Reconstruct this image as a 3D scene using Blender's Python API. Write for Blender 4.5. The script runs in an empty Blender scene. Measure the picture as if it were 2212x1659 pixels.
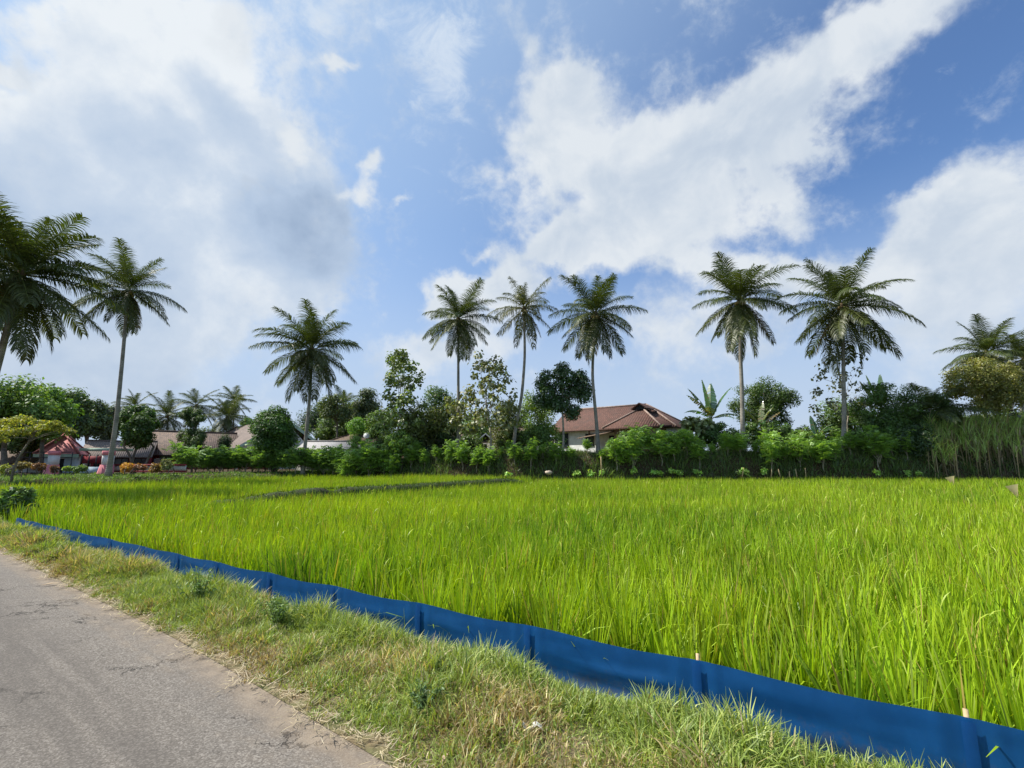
import bpy, math, random
import numpy as np
from mathutils import Vector, Matrix
sc = bpy.context.scene
COL = sc.collection
rng = np.random.default_rng(7)
random.seed(7)
R = math.radians

# ------------------------------------------------------------------ camera
CAMZ = 1.55
PITCH = math.atan(165.5 / 1000)
cam_d = bpy.data.cameras.new('camera'); cam = bpy.data.objects.new('camera', cam_d); COL.objects.link(cam)
cam.location = (0, 0, CAMZ); cam.rotation_euler = (R(90) + PITCH, 0, 0)
cam_d.sensor_width = 36; cam_d.lens = 36 * 1000 / 2212
cam_d.clip_start = .05; cam_d.clip_end = 3000
sc.camera = cam
CP, SP = math.cos(PITCH), math.sin(PITCH)
def ray(px, py):
    a = (px - 1106) / 1000; b = (829.5 - py) / 1000
    return np.array([a, CP - b * SP, SP + b * CP])
def P(px, py, Y):            # point seen at (px, py) at forward distance Y
    d = ray(px, py); s = Y / d[1]
    return np.array([d[0] * s, Y, CAMZ + d[2] * s])
def Q(px, py, z):            # point on height z
    d = ray(px, py); s = (z - CAMZ) / d[2]
    return np.array([d[0] * s, d[1] * s, z])

# ------------------------------------------------------------------ light
SUN_AZ, SUN_EL = R(-82), R(52)          # azimuth from +Y, negative = left
svec = Vector((math.sin(SUN_AZ) * math.cos(SUN_EL), math.cos(SUN_AZ) * math.cos(SUN_EL), math.sin(SUN_EL)))
sd = bpy.data.lights.new('sun', 'SUN'); sun = bpy.data.objects.new('sun', sd); COL.objects.link(sun)
sd.energy = 4.6; sd.angle = R(.6); sd.color = (1, .955, .88)
sun.rotation_euler = svec.to_track_quat('Z', 'Y').to_euler(); sun.location = (0, 0, 60)
sc.view_settings.view_transform = 'Standard'; sc.view_settings.look = 'None'
sc.view_settings.exposure = 0.5; sc.view_settings.gamma = 1
sc.cycles.max_bounces = 6; sc.cycles.transparent_max_bounces = 4
sc.cycles.diffuse_bounces = 3; sc.cycles.transmission_bounces = 3; sc.cycles.glossy_bounces = 2

# ------------------------------------------------------------------ node helpers
class N:
    def __init__(s, tree): s.t = tree
    def n(s, typ, ins=None, **kw):
        nd = s.t.nodes.new(typ)
        for k, v in kw.items(): setattr(nd, k, v)
        if ins:
            for k, v in ins.items():
                if hasattr(v, 'is_output') or isinstance(v, bpy.types.NodeSocket): s.t.links.new(v, nd.inputs[k])
                else: nd.inputs[k].default_value = v
        return nd
    def math(s, op, a, b=0.0, clamp=False):
        return s.n('ShaderNodeMath', {0: a, 1: b}, operation=op, use_clamp=clamp).outputs[0]
    def mix(s, f, a, b, mode='MIX'):
        nd = s.n('ShaderNodeMix', {'Factor': f}, data_type='RGBA', blend_type=mode)
        for key, v in ((6, a), (7, b)):
            if isinstance(v, bpy.types.NodeSocket): s.t.links.new(v, nd.inputs[key])
            else: nd.inputs[key].default_value = tuple(v) + (1,) if len(v) == 3 else v
        return nd.outputs[2]
    def noise(s, vec, scale, detail=4, rough=.55, dist=0, dim='3D'):
        ins = {'Scale': scale, 'Detail': detail, 'Roughness': rough, 'Distortion': dist}
        if vec is not None: ins['Vector'] = vec
        return s.n('ShaderNodeTexNoise', ins, noise_dimensions=dim)
    def smooth(s, v, a, b, c=0.0, d=1.0):
        return s.n('ShaderNodeMapRange', {0: v, 1: a, 2: b, 3: c, 4: d}, interpolation_type='SMOOTHSTEP').outputs[0]
    def ramp(s, f, stops):
        nd = s.n('ShaderNodeValToRGB', {0: f}); cr = nd.color_ramp
        while len(cr.elements) < len(stops): cr.elements.new(.5)
        for e, (p, c) in zip(cr.elements, stops): e.position = p; e.color = tuple(c) + (1,)
        return nd.outputs[0]

def newmat(name):
    m = bpy.data.materials.new(name); m.use_nodes = True; m.node_tree.nodes.clear()
    return m, N(m.node_tree)
def out(g, sh): g.n('ShaderNodeOutputMaterial', {'Surface': sh})
def pbr(name, base, rough=.8, bump=None, bumpscale=20, strength=.3, var=.25, vscale=3, spec=.3, base2=None, detail=6):
    """procedural material: base colour broken up by noise, with a fine bump"""
    m, g = newmat(name)
    co = g.n('ShaderNodeTexCoord').outputs['Object']
    b2 = base2 or tuple(c * (1 - var) for c in base)
    nz = g.noise(co, vscale, detail, .6).outputs[0]
    col = g.mix(g.smooth(nz, .35, .65), base, b2)
    b = g.n('ShaderNodeBump', {'Height': g.noise(co, bumpscale, 5).outputs[0], 'Strength': strength, 'Distance': .02}).outputs[0]
    out(g, g.n('ShaderNodeBsdfPrincipled', {'Base Color': col, 'Roughness': rough, 'Specular IOR Level': spec, 'Normal': b}).outputs[0])
    return m
def leafmat(name, trans=.4, rough=.45, gloss=.06, tmul=(1.25, 1.25, .5)):
    m, g = newmat(name)
    c = g.n('ShaderNodeVertexColor', layer_name='Col').outputs[0]
    tc = g.mix(1.0, c, tmul, 'MULTIPLY')
    d = g.n('ShaderNodeBsdfDiffuse', {'Color': c}).outputs[0]
    t = g.n('ShaderNodeBsdfTranslucent', {'Color': tc}).outputs[0]
    gl = g.n('ShaderNodeBsdfGlossy', {'Color': (1, 1, 1, 1), 'Roughness': rough}).outputs[0]
    s = g.n('ShaderNodeMixShader', {0: trans, 1: d, 2: t}).outputs[0]
    s = g.n('ShaderNodeMixShader', {0: gloss, 1: s, 2: gl}).outputs[0]
    out(g, s); return m

# ------------------------------------------------------------------ sky
w = bpy.data.worlds.new('World'); sc.world = w; w.use_nodes = True
w.node_tree.nodes.clear(); g = N(w.node_tree)
sky = g.n('ShaderNodeTexSky', sky_type='NISHITA', sun_disc=False)
sky.sun_elevation = SUN_EL; sky.sun_rotation = SUN_AZ; sky.air_density = 1.0; sky.dust_density = .6; sky.ozone_density = 1.6
tc = g.n('ShaderNodeTexCoord').outputs['Generated']
xyz = g.n('ShaderNodeSeparateXYZ', {0: tc})
az = g.math('ARCTAN2', xyz.outputs[0], xyz.outputs[1])
el = g.math('ARCSINE', xyz.outputs[2])
# warp the angular coordinates so that cloud borders are ragged
w1 = g.noise(tc, 3.2, 5, .6).outputs[1]; w2 = g.noise(tc, 14, 5, .62).outputs[1]
v0 = g.n('ShaderNodeCombineXYZ', {0: az, 1: el}).outputs[0]
def vm(op, a, b): return g.n('ShaderNodeVectorMath', {0: a, 1: b}, operation=op).outputs[0]
def vs(a, k): return g.n('ShaderNodeVectorMath', {0: a, 'Scale': k}, operation='SCALE').outputs[0]
h = (.5, .5, .5)
v1 = vm('ADD', v0, vm('ADD', vs(vm('SUBTRACT', w1, h), .26), vs(vm('SUBTRACT', w2, h), .085)))
v1 = vm('MULTIPLY', v1, (1, 1, 0))
def azel(px, py):
    d = ray(px, py); d /= np.linalg.norm(d); return np.array([math.atan2(d[0], d[1]), math.asin(d[2])])
def blob(px, py, rx, ry, rot=0, wt=1.0, soft=0.0):
    """soft ellipse on the celestial sphere"""
    c, s = math.cos(R(rot)), math.sin(R(rot)); c0 = azel(px, py)
    J = np.array([azel(px + c * rx, py - s * rx) - c0, azel(px + s * ry, py + c * ry) - c0]).T
    U, S, V = np.linalg.svd(J)
    ang = math.atan2(U[1, 0], U[0, 0])
    mp = g.n('ShaderNodeMapping', {'Vector': v1, 'Location': (c0[0], c0[1], 0), 'Rotation': (0, 0, ang), 'Scale': (S[0], S[1], 1)}, vector_type='TEXTURE')
    ln = g.n('ShaderNodeVectorMath', {0: mp.outputs[0]}, operation='LENGTH').outputs[1]
    return g.smooth(ln, 1.25, soft, 0.0, wt)
def total(lst):
    r = blob(*lst[0])
    for b in lst[1:]: r = g.math('ADD', r, blob(*b))
    return r
thick = total([  # the big bright cumulus bank, centre right to upper right, and the one rising at the right edge
    (1250, 190, 110, 90), (1200, 300, 140, 130), (1280, 400, 220, 150), (1450, 330, 190, 150, 20), (1600, 260, 160, 130, 30), (1740, 150, 230, 135, 40),
    (1900, 50, 220, 130, 35), (1400, 470, 180, 110), (1230, 545, 130, 60), (1570, 345, 120, 60), (1650, 430, 90, 70, 0, .8), (1520, 450, 150, 110, 0, .7), (1700, 330, 90, 60, 0, .6), (1330, 575, 230, 80), 
    (2160, 450, 170, 105, 20), (2000, 510, 190, 80, 10), (2120, 570, 260, 120), (1780, 590, 300, 70), (1560, 600, 200, 60, 0, .9), (2000, 700, 380, 130, 0, .7), (1500, 720, 300, 110, 0, .6), (1780, 310, 90, 25, 0, .45),
    (800, 375, 35, 55, -25, .8), (780, 440, 60, 38, 0, .8), (885, 425, 42, 20, 20, .6), (740, 165, 46, 28, 0, .75), (1160, 110, 30, 75, -20, .45),
    (975, 615, 70, 48, 0, 1.0), (1050, 650, 120, 60), (960, 700, 60, 70), (900, 770, 120, 60, 0, .8), (1120, 640, 90, 70), (1060, 740, 130, 60, 0, .7),
    (1050, 535, 50, 22, 0, .5), (545, 90, 60, 90, -20, .8), (635, 320, 36, 55, -25, .65), (10, 165, 75, 55, 0, .9), (560, 405, 45, 20, 0, .6)])
left = total([   # the wide grey-white sheet over the left third
    (200, 90, 170, 170), (350, 130, 230, 190), (460, 230, 190, 240), (320, 350, 330, 210), (120, 440, 260, 150), (560, 430, 220, 190), (420, 620, 360, 200),
    (160, 760, 420, 230, 0, .9), (640, 560, 150, 160, 0, .9), (10, 250, 110, 50, 0, .7)])
shadow = total([(620, 435, 140, 75, -15, 1.0), (540, 310, 190, 60, -40, .7), (380, 330, 200, 90, -20, .65), (640, 540, 130, 90, 0, .6), (260, 460, 130, 110, 0, .35),
    (1400, 390, 210, 60, 20, .35), (1290, 470, 160, 80, 0, .3), (1690, 240, 150, 45, 35, .45), (1880, 130, 130, 45, 35, .4), (2120, 560, 220, 120, 0, .35)])
cl_n = g.noise(tc, 7, 10, .6, .12).outputs[0]
cl_f = g.noise(tc, 26, 8, .64, .1).outputs[0]
nn = g.math('ADD', g.math('MULTIPLY', g.math('SUBTRACT', cl_n, .5), 1.7), g.math('MULTIPLY', g.math('SUBTRACT', cl_f, .5), .7))
m_thick = g.smooth(g.math('ADD', thick, nn), .0, .85)
m_left = g.smooth(g.math('ADD', left, g.math('MULTIPLY', nn, 1.0)), -.05, .75)
# thin cirrus veil in the blue gap at the top
cir = total([(980, 60, 110, 150, -25, .75), (960, 190, 95, 110, -30, .8), (690, 50, 130, 70, 25, .75), (860, 60, 160, 90, 0, .5), (1180, 330, 60, 240, 0, .4), (1640, 60, 120, 80, 0, .15), (1050, 400, 180, 110, 0, .3)])
cn = g.noise(vm('MULTIPLY', tc, (1, 1, 1.5)), 11, 9, .68, .6).outputs[0]
m_cir = g.math('MULTIPLY', g.smooth(g.math('ADD', cir, g.math('MULTIPLY', g.math('SUBTRACT', cn, .5), 2.6)), .2, 1.2), .8)
# cloud brightness: billows plus the self-shaded parts
bil = g.noise(vm('ADD', tc, (.012, -.01, .02)), 8, 6, .55, .4).outputs[0]
lum = g.math('SUBTRACT', g.math('ADD', g.math('MULTIPLY', g.math('SUBTRACT', bil, .5), 1.3), .92), g.math('ADD', g.math('MULTIPLY', shadow, .5), g.math('MULTIPLY', g.smooth(thick, .9, 2.4), .26)), True)
ccol = g.ramp(lum, [(0, (3.6, 4.6, 6.2)), (.35, (4.9, 5.8, 7.1)), (.7, (6.0, 6.8, 7.8)), (1, (7.7, 8.2, 8.7))])
bil2 = g.noise(vm('ADD', tc, (.3, .2, .1)), 3.6, 9, .58, .1).outputs[0]
lumL = g.math('SUBTRACT', g.math('ADD', g.math('MULTIPLY', g.math('SUBTRACT', bil2, .5), 2.0), .60), g.math('MULTIPLY', shadow, .36), True)
# towards the sun the sheet is lit through
sdir = vm('NORMALIZE', tc, (0, 0, 0))
dots = g.n('ShaderNodeVectorMath', {0: tc, 1: tuple(svec)}, operation='DOT_PRODUCT').outputs[1]
glow = g.smooth(dots, .72, 1.0)
lumL = g.math('ADD', lumL, g.math('MULTIPLY', glow, .6), True)
lcol = g.ramp(lumL, [(0, (3.1, 4.1, 5.7)), (.4, (4.7, 5.8, 7.4)), (.7, (6.0, 6.9, 8.1)), (1, (8.6, 9.0, 9.3))])
# base blue: the physical sky, a little hazier towards the sun and the horizon
base = g.mix(1.0, sky.outputs[0], (1.12, 1.38, 1.68), 'MULTIPLY')
base = g.mix(g.math('MULTIPLY', g.smooth(dots, .1, 1.0), .75), base, (5.2, 7.0, 9.2))
base = g.mix(g.math('MULTIPLY', g.smooth(el, .50, .06), .95), base, (5.2, 6.35, 8.1))
c = g.mix(m_cir, base, (7.0, 7.9, 9.0))
c = g.mix(g.math('MULTIPLY', m_left, .93), c, lcol)
hz = g.smooth(el, .02, .34)
c = g.mix(g.math('MULTIPLY', m_thick, g.math('ADD', g.math('MULTIPLY', hz, .45), .52)), c, ccol)
bg = g.n('ShaderNodeBackground', {'Color': c, 'Strength': .071})
g.n('ShaderNodeOutputWorld', {'Surface': bg.outputs[0]})
w.cycles.sampling_method = 'MANUAL'; w.cycles.sample_map_resolution = 512

# ------------------------------------------------------------------ object helpers
def tag(o, label=None, cat=None, group=None, kind=None):
    if label: o['label'] = label
    if cat: o['category'] = cat
    if group: o['group'] = group
    if kind: o['kind'] = kind
    return o
def thing(name, loc, label, cat, group=None, rz=0):
    o = bpy.data.objects.new(name, None); COL.objects.link(o); o.location = tuple(loc); o.rotation_euler = (0, 0, rz)
    o.empty_display_size = .2
    return tag(o, label, cat, group)
def mesh_np(name, V, F, col=None, mat=None, smooth=False, uv=None, fattr=None):
    V = np.asarray(V, dtype=np.float32).reshape(-1, 3)
    Fs = F if isinstance(F, list) and not isinstance(F[0], tuple) else [F]
    Fs = [np.asarray(f, dtype=np.int32) for f in Fs if len(f)]
    me = bpy.data.meshes.new(name); me.vertices.add(len(V)); me.vertices.foreach_set('co', V.ravel())
    loops = np.concatenate([f.ravel() for f in Fs]); cnt = np.concatenate([np.full(len(f), f.shape[1], dtype=np.int32) for f in Fs])
    st = np.concatenate([[0], np.cumsum(cnt)[:-1]]).astype(np.int32)
    me.loops.add(len(loops)); me.loops.foreach_set('vertex_index', loops)
    me.polygons.add(len(cnt)); me.polygons.foreach_set('loop_start', st); me.polygons.foreach_set('loop_total', cnt)
    if smooth: me.polygons.foreach_set('use_smooth', np.ones(len(cnt), dtype=bool))
    if col is not None:
        a = me.color_attributes.new('Col', 'FLOAT_COLOR', 'POINT'); cc = np.ones((len(V), 4), dtype=np.float32); cc[:, :3] = col
        a.data.foreach_set('color', cc.ravel())
    if fattr is not None:
        a = me.attributes.new('edge', 'FLOAT', 'POINT'); a.data.foreach_set('value', np.asarray(fattr, dtype=np.float32))
    if uv is not None:
        l = me.uv_layers.new(name='UVMap'); l.data.foreach_set('uv', np.asarray(uv, dtype=np.float32).ravel())
    if mat: me.materials.append(mat)
    me.update(calc_edges=True); return me
def link(name, me, parent=None, loc=(0, 0, 0), rot=(0, 0, 0), scale=1):
    o = bpy.data.objects.new(name, me); COL.objects.link(o); o.location = tuple(loc); o.rotation_euler = rot
    o.scale = (scale,) * 3 if not hasattr(scale, '__len__') else scale
    if parent: o.parent = parent
    return o
class MB:                                   # small mesh collector
    def __init__(s): s.V = []; s.F = {}; s.n = 0; s.C = []
    def add(s, V, F, c=(1, 1, 1)):
        V = np.asarray(V, float).reshape(-1, 3); s.V.append(V); F = F if isinstance(F, list) else [F]
        for f in F:
            f = np.asarray(f)
            if len(f): s.F.setdefault(f.shape[1], []).append(f + s.n)
        cc = np.empty((len(V), 3)); cc[:] = c; s.C.append(cc); s.n += len(V)
    def tube(s, path, rad, k=7, c=(1, 1, 1), cap=True):
        path = np.asarray(path, float); n = len(path); rad = np.broadcast_to(rad, (n,)); t = np.gradient(path, axis=0)
        t /= np.linalg.norm(t, axis=1)[:, None] + 1e-9
        ref = np.array([0, 0, 1.0]) if abs(t[0][2]) < .8 else np.array([1.0, 0, 0])
        a = np.cross(t, ref); a /= np.linalg.norm(a, axis=1)[:, None] + 1e-9; b = np.cross(t, a)
        th = np.linspace(0, 2 * math.pi, k, endpoint=False)
        V = path[:, None] + rad[:, None, None] * (a[:, None] * np.cos(th)[None, :, None] + b[:, None] * np.sin(th)[None, :, None])
        i = np.arange(n - 1)[:, None] * k; j = np.arange(k)[None]; j2 = (j + 1) % k
        F = np.stack([i + j, i + j2, i + k + j2, i + k + j], -1).reshape(-1, 4)
        FF = [F]
        if cap: FF.append(np.array([list(range(k))[::-1]])); FF.append(np.array([[(n - 1) * k + q for q in range(k)]]))
        s.add(V, FF, c)
    def box(s, lo, hi, c=(1, 1, 1), M=None):
        x0, y0, z0 = lo; x1, y1, z1 = hi
        V = np.array([(x0, y0, z0), (x1, y0, z0), (x1, y1, z0), (x0, y1, z0), (x0, y0, z1), (x1, y0, z1), (x1, y1, z1), (x0, y1, z1)], float)
        if M is not None: V = M(V)
        s.add(V, np.array([(3, 2, 1, 0), (4, 5, 6, 7), (0, 1, 5, 4), (1, 2, 6, 5), (2, 3, 7, 6), (3, 0, 4, 7)]), c)
    def ball(s, c0, r, c=(1, 1, 1), n=8, k=12, squash=(1, 1, 1), rough=0, seed=0):
        rs = np.random.default_rng(seed); V = [(0, 0, 1)]
        for i in range(1, n):
            for j in range(k):
                a = math.pi * i / n; b = 2 * math.pi * j / k; V.append((math.sin(a) * math.cos(b), math.sin(a) * math.sin(b), math.cos(a)))
        V.append((0, 0, -1)); V = np.array(V); V *= (1 + rough * rs.normal(size=(len(V), 1)))
        V = V * r * np.array(squash) + np.array(c0); F4 = []; F3 = []
        for j in range(k):
            F3.append((0, 1 + j, 1 + (j + 1) % k)); F3.append((len(V) - 1, 1 + (n - 2) * k + (j + 1) % k, 1 + (n - 2) * k + j))
            for i in range(n - 2): F4.append((1 + i * k + j, 1 + (i + 1) * k + j, 1 + (i + 1) * k + (j + 1) % k, 1 + i * k + (j + 1) % k))
        s.add(V, [np.array(F4), np.array(F3)], c)
    def mesh(s, name, mat, smooth=False):
        return mesh_np(name, np.concatenate(s.V), [np.concatenate(f) for f in s.F.values()], np.concatenate(s.C), mat, smooth)
    def build(s, name, mat, parent=None, smooth=False, **kw): return link(name, s.mesh(name, mat, smooth), parent, **kw)
def unit(v): return v / (np.linalg.norm(v, axis=-1, keepdims=True) + 1e-9)
def strips(C, side, W):
    """ribbons along centre lines C (N,S,3), half-width direction side (N,3) or (N,S,3), widths W (N,S)"""
    n, S, _ = C.shape
    if side.ndim == 2: side = side[:, None]
    off = side * W[..., None] * .5
    V = np.stack([C - off, C + off], 2).reshape(-1, 3)
    i = (np.arange(n) * S * 2)[:, None] + (np.arange(S - 1) * 2)[None]
    F = np.stack([i, i + 1, i + 3, i + 2], -1).reshape(-1, 4)
    return V, F
def blades(base, L, az, lean, curve, seg, width, twist=None, prof=None):
    """grass-like blades; lean and curve are angles from the vertical"""
    n = len(base); s = np.linspace(0, 1, seg + 1)
    th = lean[:, None] + curve[:, None] * ((s[:-1] + s[1:]) / 2)[None] ** 1.4
    dh = np.stack([np.cos(az), np.sin(az), np.zeros(n)], -1)
    step = (L / seg)[:, None, None] * (np.sin(th)[..., None] * dh[:, None] + np.cos(th)[..., None] * np.array([0, 0, 1.0]))
    C = np.concatenate([np.zeros((n, 1, 3)), np.cumsum(step, 1)], 1) + base[:, None]
    tw = az + (twist if twist is not None else rng.uniform(-1.2, 1.2, n)) + math.pi / 2
    side = np.stack([np.cos(tw), np.sin(tw), np.zeros(n)], -1)
    pr = prof if prof is not None else np.maximum(.12, (1 - s ** 2.2)) * (.7 + .3 * np.minimum(1, s * 4))
    return strips(C, side, np.asarray(width).reshape(-1, 1) * pr[None])
_lat = rng.random((256, 256))
def vnoise(x, y):
    xi = np.floor(x).astype(int); yi = np.floor(y).astype(int); fx = x - xi; fy = y - yi
    fx = fx * fx * (3 - 2 * fx); fy = fy * fy * (3 - 2 * fy)
    g_ = lambda a, b: _lat[a & 255, b & 255]
    return (g_(xi, yi) * (1 - fx) + g_(xi + 1, yi) * fx) * (1 - fy) + (g_(xi, yi + 1) * (1 - fx) + g_(xi + 1, yi + 1) * fx) * fy
def fbm(x, y, o=3): return sum(vnoise(x * 2 ** i + 17 * i, y * 2 ** i + 31 * i) / 2 ** i for i in range(o)) / sum(1 / 2 ** i for i in range(o))

# ------------------------------------------------------------------ terrain
FBx = np.array([-90, -60, -27.4, -23.9, -19.5, -16.5, -8, -.2, 60, 120]); FBy = np.array([-2, 9, 25.3, 28.6, 38.5, 41, 37.8, 34.3, 34.6, 34.6])
def sm(x): x = np.clip(x, 0, 1); return x * x * (3 - 2 * x)
def bank_d(x, y):
    yb = np.interp(x, FBx, FBy); sl = (np.interp(x + .5, FBx, FBy) - np.interp(x - .5, FBx, FBy)); return (y - yb) / np.sqrt(1 + sl * sl)
def T(x, y):
    x = np.asarray(x, float); y = np.asarray(y, float); d = bank_d(x, y); k = sm((x + 17) / 12)
    H = .82 + 1.62 * k; W = 2.6 - .8 * k
    bump = (fbm(x * .7, y * .7) - .5) * .35 * sm(d / 2)
    bump = bump + (fbm(x * 2.2 + 9, y * 2.2) - .5) * .45 * sm(d * 2) * sm(3 - d) * k
    return -.36 + H * sm((d + .15) / W) ** .8 + bump + .014 * np.clip(d, 0, 60) * k
def G(px, Y, dz=0):
    x = (px - 1106) / 1000 * Y * CP; return np.array([x, Y, float(T(x, Y)) + dz])
# lines of the road edge and of the plastic fence, far left to near right
RE = np.array([(-44, 32.5), (-24, 18.8), (-8.9, 8.42), (-6.07, 6.5), (-4.32, 5.31), (-2.81, 4.29), (-1.31, 3.18), (-.61, 2.65), (1.6, 1.1), (6, -2)], float)
FE = np.array([(-11.75, 11.35), (-7.65, 8.76), (-3.2, 6.02), (.2, 4.04), (2.5, 2.62), (4.2, 1.5), (7, -.4)], float)
FL = np.vstack([[(-46, 34.5)], [(-16, 14.3)], FE])      # verge border beyond the fence end
def alen(p): return np.concatenate([[0], np.cumsum(np.linalg.norm(np.diff(p, axis=0), axis=1))])
def along(p, s): a = alen(p); return np.stack([np.interp(s, a, p[:, 0]), np.interp(s, a, p[:, 1])], -1)
def smoothline(p, it=3):
    p = p.copy()
    for _ in range(it):
        q = [p[0]]
        for a, b in zip(p[:-1], p[1:]): q += [a * .75 + b * .25, a * .25 + b * .75]
        p = np.array(q + [p[-1]])
    return p
RE = smoothline(RE); FLs = smoothline(FL)
def sd_line(P2, line):
    """signed distance, positive on the field side"""
    best = np.full(len(P2), 1e9); sg = np.zeros(len(P2))
    for a, b in zip(line[:-1], line[1:]):
        ab = b - a; t = np.clip(((P2 - a) @ ab) / (ab @ ab), 0, 1); q = a + t[:, None] * ab; d = np.linalg.norm(P2 - q, axis=1)
        s = ab[0] * (P2[:, 1] - a[1]) - ab[1] * (P2[:, 0] - a[0]); m = d < best; best[m] = d[m]; sg[m] = s[m]
    return best * np.sign(sg)
def grid_mesh(name, PX, PY, PZ, mat, fattr=None, smooth=True):
    n, m = PX.shape; i = np.arange(n - 1)[:, None] * m + np.arange(m - 1)[None]
    F = np.stack([i, i + 1, i + m + 1, i + m], -1).reshape(-1, 4)
    return mesh_np(name, np.stack([PX, PY, PZ], -1).reshape(-1, 3), F, None, mat, smooth, fattr=None if fattr is None else fattr.ravel())

# mud under everything, out to the horizon
M_mud = pbr('paddy_mud', (.075, .055, .03), .55, base2=(.04, .032, .018), vscale=2, bumpscale=9)
link('ground', mesh_np('ground', [(-900, -300, -.4), (900, -300, -.4), (900, 1500, -.4), (-900, 1500, -.4)], [(0, 1, 2, 3)], None, M_mud))['kind'] = 'structure'
# village ground with the earth bank
m, g = newmat('bank_earth'); co = g.n('ShaderNodeTexCoord').outputs['Object']
n1 = g.noise(co, .45, 7, .65).outputs[0]; n2 = g.noise(co, 3.5, 6, .65).outputs[0]; ed = g.n('ShaderNodeAttribute', attribute_name='edge').outputs['Fac']
soil = g.ramp(n2, [(.3, (.035, .024, .014)), (.55, (.075, .052, .03)), (.75, (.12, .09, .055))])
top = g.ramp(n1, [(.38, (.05, .085, .018)), (.5, (.10, .12, .04)), (.56, (.34, .27, .16)), (.7, (.45, .38, .24))])
colr = g.mix(g.smooth(g.math('ADD', ed, g.math('MULTIPLY', g.math('SUBTRACT', n2, .5), .8)), .75, 1.15), soil, top)
bmp = g.n('ShaderNodeBump', {'Height': n2, 'Strength': .8, 'Distance': .15}).outputs[0]
out(g, g.n('ShaderNodeBsdfPrincipled', {'Base Color': colr, 'Roughness': .95, 'Specular IOR Level': .1, 'Normal': bmp}).outputs[0]); M_bank = m
xs = np.concatenate([np.linspace(-400, -60, 20)[:-1], np.linspace(-60, 60, 241), np.linspace(60, 400, 20)[1:]])
ds = np.concatenate([np.linspace(-.6, 6, 34), np.linspace(6, 60, 60)[1:], np.geomspace(60, 900, 16)[1:]])
BX, BD = np.meshgrid(xs, ds, indexing='ij'); YB = np.interp(BX, FBx, FBy); BY = YB + BD * np.sqrt(1 + 0 * BX)
BZ = T(BX, BY); kk = sm((BX + 17) / 12)
edge = sm(bank_d(BX, BY) / (2.6 - kk * 1.0)) * (.75 + .25 * kk)
link('terrain', grid_mesh('terrain', BX, BY, BZ, M_bank, edge))['kind'] = 'structure'

# road
m, g = newmat('worn_asphalt'); co = g.n('ShaderNodeTexCoord').outputs['Object']; ed = g.n('ShaderNodeAttribute', attribute_name='edge').outputs['Fac']
n0 = g.noise(co, .7, 4).outputs[0]; n1 = g.noise(co, 6, 6, .65).outputs[0]; n2 = g.noise(co, 55, 4, .7).outputs[0]; n3 = g.noise(co, 190, 2, .6).outputs[0]
agg = g.n('ShaderNodeTexVoronoi', {'Vector': co, 'Scale': 120}).outputs[1]
aggv = g.n('ShaderNodeSeparateColor', {0: agg}).outputs[0]
a = g.ramp(n2, [(.25, (.12, .105, .088)), (.5, (.205, .182, .153)), (.75, (.31, .28, .24))])
a = g.mix(.55, a, g.ramp(aggv, [(0, (.08, .07, .06)), (.6, (.205, .183, .155)), (1, (.42, .385, .335))]))
a = g.mix(g.math('MULTIPLY', g.smooth(n0, .4, .66), .3), a, (.13, .12, .11))
crk = g.n('ShaderNodeTexVoronoi', {'Vector': g.n('ShaderNodeVectorMath', {0: co, 1: g.n('ShaderNodeVectorMath', {0: g.noise(co, 3, 5, .7).outputs[1], 'Scale': .8}, operation='SCALE').outputs[0]}, operation='ADD').outputs[0], 'Scale': 1.1}, feature='DISTANCE_TO_EDGE').outputs[0]
crm = g.math('MULTIPLY', g.smooth(crk, .016, .0), g.smooth(g.noise(co, 1.3, 3).outputs[0], .48, .58))
a = g.mix(crm, a, (.04, .036, .032))
sand = g.ramp(n1, [(.3, (.23, .18, .13)), (.7, (.35, .285, .21))])
sm_ = g.math('ADD', ed, g.math('MULTIPLY', g.math('SUBTRACT', n1, .5), .55))
rot_ = g.n('ShaderNodeMapping', {'Vector': co, 'Rotation': (0, 0, R(35))}).outputs[0]
sm2 = g.noise(g.n('ShaderNodeMapping', {'Vector': rot_, 'Scale': (.22, 3.2, 1)}).outputs[0], 2.2, 5, .6).outputs[0]
sm_ = g.math('ADD', sm_, g.math('MULTIPLY', g.math('SUBTRACT', sm2, .5), .7))
a = g.mix(g.smooth(sm_, .38, .95, 0, .8), a, sand)
hgt = g.math('ADD', g.math('MULTIPLY', n3, .5), g.math('ADD', aggv, g.math('MULTIPLY', crm, -3)))
bmp = g.n('ShaderNodeBump', {'Height': hgt, 'Strength': .55, 'Distance': .006}).outputs[0]
band = g.math('MULTIPLY', g.math('MULTIPLY', g.smooth(ed, .0, .05), g.smooth(ed, .36, .12)), g.smooth(sm2, .3, .6))
a = g.mix(g.math('MULTIPLY', band, .5), a, (.10, .09, .08)); a = g.mix(1.0, a, (.90, .885, .87), 'MULTIPLY')
out(g, g.n('ShaderNodeBsdfPrincipled', {'Base Color': a, 'Roughness': .9, 'Specular IOR Level': .2, 'Normal': bmp}).outputs[0]); M_road = m
sL = alen(RE); ss = np.unique(np.concatenate([np.linspace(0, sL[-1], 120)])); C0 = along(RE, ss); tt = unit(np.gradient(C0, axis=0)); nn2 = np.stack([tt[:, 1], -tt[:, 0]], -1)  # away from the field
offs = np.array([-.10, 0, .15, .3, .5, .75, 1.0, 1.5, 2.2, 3, 4, 5, 5.6]); vals = np.array([1, .9, .66, .45, .28, .14, .06, .0, 0, .02, .3, .8, 1])
RX = C0[:, None, 0] + nn2[:, None, 0] * offs; RY = C0[:, None, 1] + nn2[:, None, 1] * offs
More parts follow.
